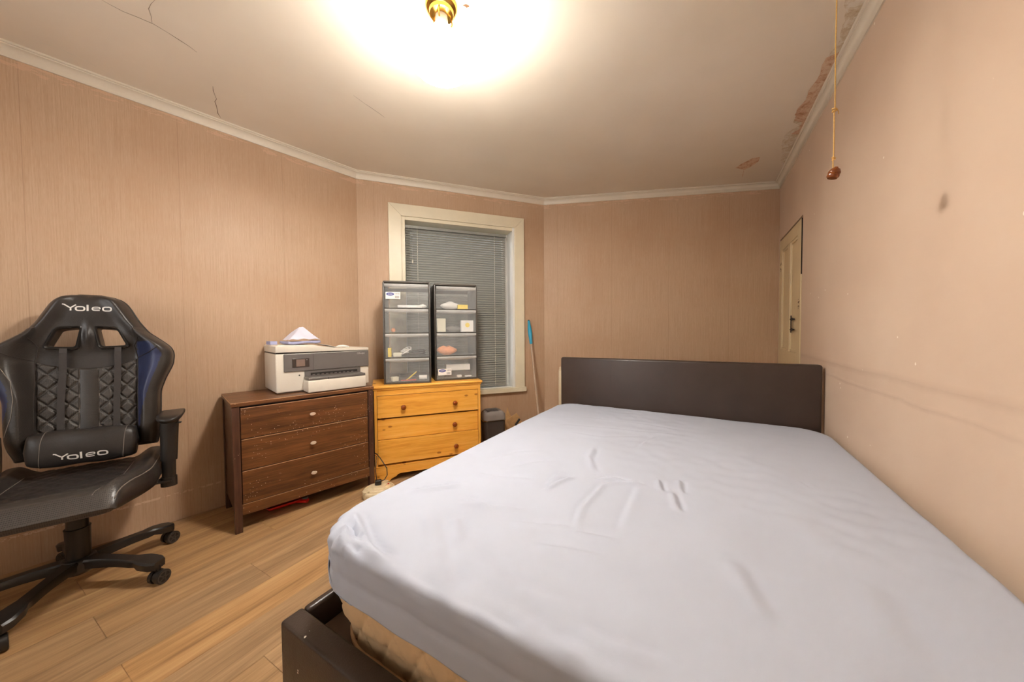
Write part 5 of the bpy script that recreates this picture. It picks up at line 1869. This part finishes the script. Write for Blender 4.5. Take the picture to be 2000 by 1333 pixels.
obj('glass_shade', sb_, [M['shade'], M['shade_in']], lamp, smooth=40)
obj('bulb', lathe([(0, 2.225), (0.012, 2.226), (0.024, 2.238), (0.029, 2.258), (0.026, 2.280), (0.016, 2.305), (0.013, 2.340), (0, 2.342)], 24), M['bulb'], lamp, smooth=40)

# ================================================================== PULL CORD
PC = Vector((1.006, 1.069, 0))
cord = thing('pull_cord', 'thin yellowish light pull string with a turned wooden knob', 'pull cord', (PC.x, PC.y, CEIL), 0)
zz = lambda z: z - CEIL
ceil_box = obj('cord_hook', lathe([(0, 0.0), (0.009, 0.0), (0.009, -0.006), (0.003, -0.010), (0, -0.012)], 14), M['brass'], cord, smooth=40)
pts = [(0.0, 0, zz(2.43)), (0.0005, 0.0, zz(2.2)), (0.0, 0.001, zz(2.0)), (0.001, 0, zz(1.795)), (-0.001, 0, zz(1.785)), (0.0, 0, zz(1.70)), (0.0, 0.0, zz(1.640)), (-0.002, 0, zz(1.636)), (-0.001, 0, zz(1.612))]
obj('string', tube(pts, 0.0016, 8), M['string'], cord, smooth=60)
for z, r in ((1.788, 0.0065), (1.639, 0.004)):
    bm = new()
    add_tube(bm, [(r * math.cos(a * 0.7), r * 0.7 * math.sin(a * 0.7), zz(z) + 0.001 * math.sin(a * 1.9) + 0.004 * math.sin(a * 0.35)) for a in range(18)], 0.0016, 6)
    obj('knot', bm, M['string'], cord, smooth=60)
obj('string_tail', tube([(0.004, 0, zz(1.790)), (0.010, 0.002, zz(1.792)), (0.014, 0.001, zz(1.784)), (0.013, 0, zz(1.776))], 0.0013, 6), M['string'], cord)
kn = lathe([(0, 0.028), (0.005, 0.028), (0.006, 0.025), (0.012, 0.021), (0.0155, 0.013), (0.0155, 0.009), (0.0135, 0.0065), (0.0155, 0.0045), (0.0155, -0.001), (0.012, -0.006), (0.005, -0.007), (0, -0.0065)], 26)
bmesh.ops.transform(kn, matrix=Matrix.Translation((-0.001, 0, zz(1.585))) @ Matrix.Rotation(rad(14), 4, 'Y') @ Matrix.Rotation(rad(8), 4, 'X'), verts=kn.verts[:])
obj('wooden_knob', kn, M['knob_wood'], cord, smooth=40)

# ================================================================== SMALL THINGS ROUND THE ROOM
# swing-lid bin between the pine chest and the bed
bn = thing('swing_bin', 'small charcoal swing lid bin beside the pine chest', 'bin', (-0.175, 2.99, 0), rad(20))
def rrect(hx, hy, r, n=6):
    out = []
    for cxx, cyy, a0 in ((hx - r, hy - r, 0), (-hx + r, hy - r, 90), (-hx + r, -hy + r, 180), (hx - r, -hy + r, 270)):
        for k in range(n + 1):
            q = rad(a0 + 90 * k / n)
            out.append((cxx + r * math.cos(q), cyy + r * math.sin(q)))
    return out
def loft(levels, mat, name, cap0=True, cap1=True, zf=None):
    bm = new()
    rows = [[bm.verts.new((p[0], p[1], z + (zf(p[0], p[1], z) if zf else 0))) for p in rrect(hx, hy, r)] for hx, hy, r, z in levels]
    n = len(rows[0])
    for p, q in zip(rows, rows[1:]):
        for k in range(n):
            bm.faces.new((p[k], p[(k + 1) % n], q[(k + 1) % n], q[k]))
    if cap0:
        bm.faces.new(rows[0][::-1])
    if cap1:
        bm.faces.new(rows[-1])
    return obj(name, bm, M[mat], bn, smooth=45)
loft([(0.076, 0.062, 0.03, 0.0), (0.08, 0.066, 0.032, 0.006), (0.098, 0.080, 0.036, 0.318), (0.098, 0.080, 0.036, 0.325)], 'bin', 'bin_body')
loft([(0.099, 0.081, 0.037, 0.3252), (0.104, 0.086, 0.040, 0.327), (0.104, 0.086, 0.040, 0.334), (0.100, 0.082, 0.038, 0.337)], 'steel', 'rim')
loft([(0.100, 0.082, 0.038, 0.3372), (0.100, 0.082, 0.038, 0.362), (0.094, 0.077, 0.036, 0.378), (0.080, 0.066, 0.034, 0.386)], 'bin_lid', 'lid', True, True, lambda x, y, z: 0.030 * max(0, (z - 0.337) / 0.049) * (1 - (x / 0.11) ** 2))
bm = new()
def flap(u, v):
    x = -0.062 + 0.105 * u; y = -0.052 + 0.10 * v
    return (x, y, 0.420 - 0.20 * (x + 0.01) ** 2 / 0.06 * 0.06 - 0.012 * (2 * v - 1) ** 2 - 1.9 * x * x)
add_grid(bm, flap, 14, 10)
fl = obj('swing_flap', bm, M['bin'], bn, smooth=60)
sm = fl.modifiers.new('thick', 'SOLIDIFY'); sm.thickness = 0.003

# torn cardboard box behind the bin
cb = thing('cardboard_box', 'torn open cardboard box on the floor beside the bin', 'cardboard box', (0.005, 3.05, 0), rad(12))
CBH = 0.30
obj('side', prism([(-0.08, 0.0), (0.08, 0.0), (0.085, CBH), (0.045, CBH + 0.03), (0.02, CBH - 0.02), (-0.02, CBH + 0.05), (-0.035, CBH + 0.10), (-0.05, CBH + 0.02), (-0.08, CBH + 0.01)], 0.092, 0.095, XZ @ Matrix.Translation((0, 0, -0.19))), M['card'], cb)
obj('side', prism([(-0.08, 0.0), (0.08, 0.0), (0.08, 0.25), (0.02, 0.225), (-0.02, 0.245), (-0.08, 0.215)], 0.092, 0.095, XZ), M['card'], cb)
obj('end', box(-0.083, -0.080, -0.09, 0.09, 0.0, 0.24), M['card'], cb)
obj('end', box(0.080, 0.083, -0.09, 0.09, 0.0, 0.27), M['card'], cb)
obj('bottom', box(-0.08, 0.08, -0.091, 0.091, 0.0, 0.003), M['card'], cb)
m = Matrix.Translation((0.02, 0.02, 0.27)) @ Matrix.Rotation(rad(-32), 4, 'Y') @ Matrix.Rotation(rad(16), 4, 'X')
obj('flap', box(-0.055, 0.06, -0.0015, 0.0015, -0.04, 0.075, 0, 2, m), M['card'], cb)
o = obj('dark_handset', box(-0.010, 0.010, -0.008, 0.008, -0.035, 0.035, 0.005, 2), M['black_plastic'], None, 40)
o.matrix_world = Matrix.Translation((0.045, 3.02, 0.29)) @ Matrix.Rotation(rad(34), 4, 'Y')
tag(o, 'small dark handset sticking out of the torn cardboard box', 'handset')

# mop pole leaning in the corner
mp = thing('mop', 'mop with beige metal pole and turquoise handle leaning on the wall', 'mop', (0.262, 3.0, 0), 0)
m_top = Vector((0.168 - 0.262, 3.376 - 3.0, 1.215)); m_bot = Vector((0, 0, 0.07))
def mpt(s):
    return tuple(m_bot.lerp(m_top, s))
obj('pole', tube([mpt(0), mpt(0.80)], 0.0105, 14), M['pole'], mp, smooth=40)
obj('handle', tube([mpt(0.795), mpt(0.80), mpt(0.84), mpt(0.885), mpt(0.92), mpt(0.97), mpt(0.995)], [0.0105, 0.0145, 0.0155, 0.0205, 0.0195, 0.013, 0.011], 16), M['sky_blue'], mp, smooth=50)
obj('hang_ring', tube([mpt(0.993), mpt(1.004)], [0.011, 0.008], 12), M['black_plastic'], mp, smooth=40)
obj('mop_head', box(-0.10, 0.10, -0.04, 0.04, 0.0, 0.045, 0.012, 3), M['grey_rubber'], mp, smooth=40)
obj('head_joint', tube([(0, 0, 0.04), mpt(0.03)], 0.014, 12), M['sky_blue'], mp, smooth=40)

# radiator on the back wall, mostly behind the headboard
LB, RZB = wall_xf(B, C)
ra_x = None
p = on_wall(1091.5, 750, B, C)
s0 = (p - B).dot((C - B).normalized())
rad_o = thing('radiator', 'cream panel radiator on the wall behind the headboard', 'radiator', (B.x, B.y, 0), RZB)
bm = new()
add_box(bm, s0, s0 + 0.6, -0.075, -0.035, 0.14, 0.715, 0.008, 3)
obj('panel', bm, M['radiator'], rad_o, smooth=40)
for k in range(16):
    x = s0 + 0.03 + k * 0.034
    obj('flute', box(x, x + 0.016, -0.080, -0.0745, 0.17, 0.685, 0.002), M['radiator'], rad_o)
obj('top_grille', box(s0 + 0.004, s0 + 0.596, -0.074, -0.036, 0.7155, 0.722, 0.002), M['radiator'], rad_o)
obj('bleed_valve', lathe([(0, 0.722), (0.010, 0.722), (0.011, 0.742), (0.008, 0.748), (0, 0.748)], 14, cx=s0 + 0.018, cy=-0.055), M['radiator'], rad_o, smooth=40)
obj('bracket', box(s0 + 0.10, s0 + 0.13, -0.036, 0.0, 0.60, 0.66), M['radiator'], rad_o)
obj('bracket', box(s0 + 0.48, s0 + 0.51, -0.036, 0.0, 0.60, 0.66), M['radiator'], rad_o)

# round cream extension reel with a black plug on it
RP = Vector((-0.908, 2.262, 0))
rl = thing('extension_reel', 'round aged cream plastic cable reel on the floor before the chests', 'cable reel', RP, rad(25))
obj('reel_body', lathe([(0, 0), (0.098, 0.0), (0.102, 0.006), (0.102, 0.046), (0.098, 0.052), (0.090, 0.053), (0.088, 0.048), (0.078, 0.047), (0.076, 0.056), (0.070, 0.061), (0.048, 0.063), (0.044, 0.068), (0, 0.069)], 64, sy=0.94), M['reel'], rl, smooth=35)
bm = new()
for k in range(72):
    a = 2 * math.pi * k / 72
    add_box(bm, -0.0012, 0.0012, -0.001, 0.0016, 0.008, 0.040, 0, 2, Matrix.Translation((0.102 * math.cos(a), 0.102 * 0.94 * math.sin(a), 0)) @ Matrix.Rotation(a - math.pi / 2, 4, 'Z'))
obj('ribs', bm, M['reel'], rl)
for a in (60, 200, 320):
    m = Matrix.Rotation(rad(a), 4, 'Z')
    obj('lug', box(0.072, 0.108, -0.018, 0.018, 0.0525, 0.060, 0.003, 2, m), M['reel'], rl, smooth=40)
obj('reset_button', lathe([(0, 0.062), (0.006, 0.062), (0.006, 0.066), (0, 0.066)], 12, cx=0.06, cy=0.015), M['red'], rl)
obj('mains_lead', tube([(0.1, 0.0, 0.02), (0.13, 0.0, 0.012), (0.18, -0.02, 0.006), (0.26, -0.03, 0.005)], 0.004, 8), M['reel'], rl, smooth=40)
pg = thing('power_plug', 'black power plug with thin cable on the cream reel', 'plug', RP + Vector((-0.01, 0.01, 0.0695)), rad(20))
obj('plug_body', box(-0.021, 0.021, -0.016, 0.016, 0.0, 0.034, 0.008, 3), M['black_plastic'], pg, smooth=40)
obj('cable', tube([(0.016, 0.0, 0.02), (0.040, 0.012, 0.024), (0.058, 0.02, 0.05), (0.056, 0.04, 0.09), (0.034, 0.055, 0.125), (0.012, 0.08, 0.155), (-0.012, 0.125, 0.170), (-0.045, 0.176, 0.172)], 0.0032, 8), M['black_plastic'], pg, smooth=60)
obj('thin_cable', tube([(-0.008, 0.0, 0.03), (-0.016, 0.012, 0.09), (-0.012, 0.05, 0.15), (-0.010, 0.09, 0.165), (-0.030, 0.14, 0.16)], 0.0022, 8), M['black_plastic'], pg, smooth=60)

# red dustpan pushed under the dark chest
DP = CH0 + (dirv(44.3) * 0.27) + Vector((-dirv(44.3).y, dirv(44.3).x, 0)) * 0.15
dp = thing('dustpan', 'red plastic dustpan with grey grip under the dark chest', 'dustpan', DP, rz_of(44.3))
bm = new()
def pan(u, v):
    x = -0.13 + 0.22 * u; y = -0.06 + 0.20 * v
    k = max(abs(2 * u - 1), 0) ** 6
    return (x * (0.8 + 0.2 * v), y, 0.003 + 0.034 * max(k, (1 - v) ** 8) + 0.010 * (1 - v))
add_grid(bm, pan, 22, 16)
o = obj('pan', bm, M['red'], dp, smooth=60)
s = o.modifiers.new('thick', 'SOLIDIFY'); s.thickness = 0.003; s.offset = 1
obj('handle', tube([(0.05, -0.04, 0.03), (0.075, -0.065, 0.034), (0.098, -0.085, 0.034)], [0.010, 0.013, 0.015], 12, True, (1.2, 0.8)), M['red'], dp, smooth=50)
obj('grip', tube([(0.078, -0.060, 0.043), (0.100, -0.078, 0.046)], [0.008, 0.011], 12), M['grey_rubber'], dp, smooth=50)
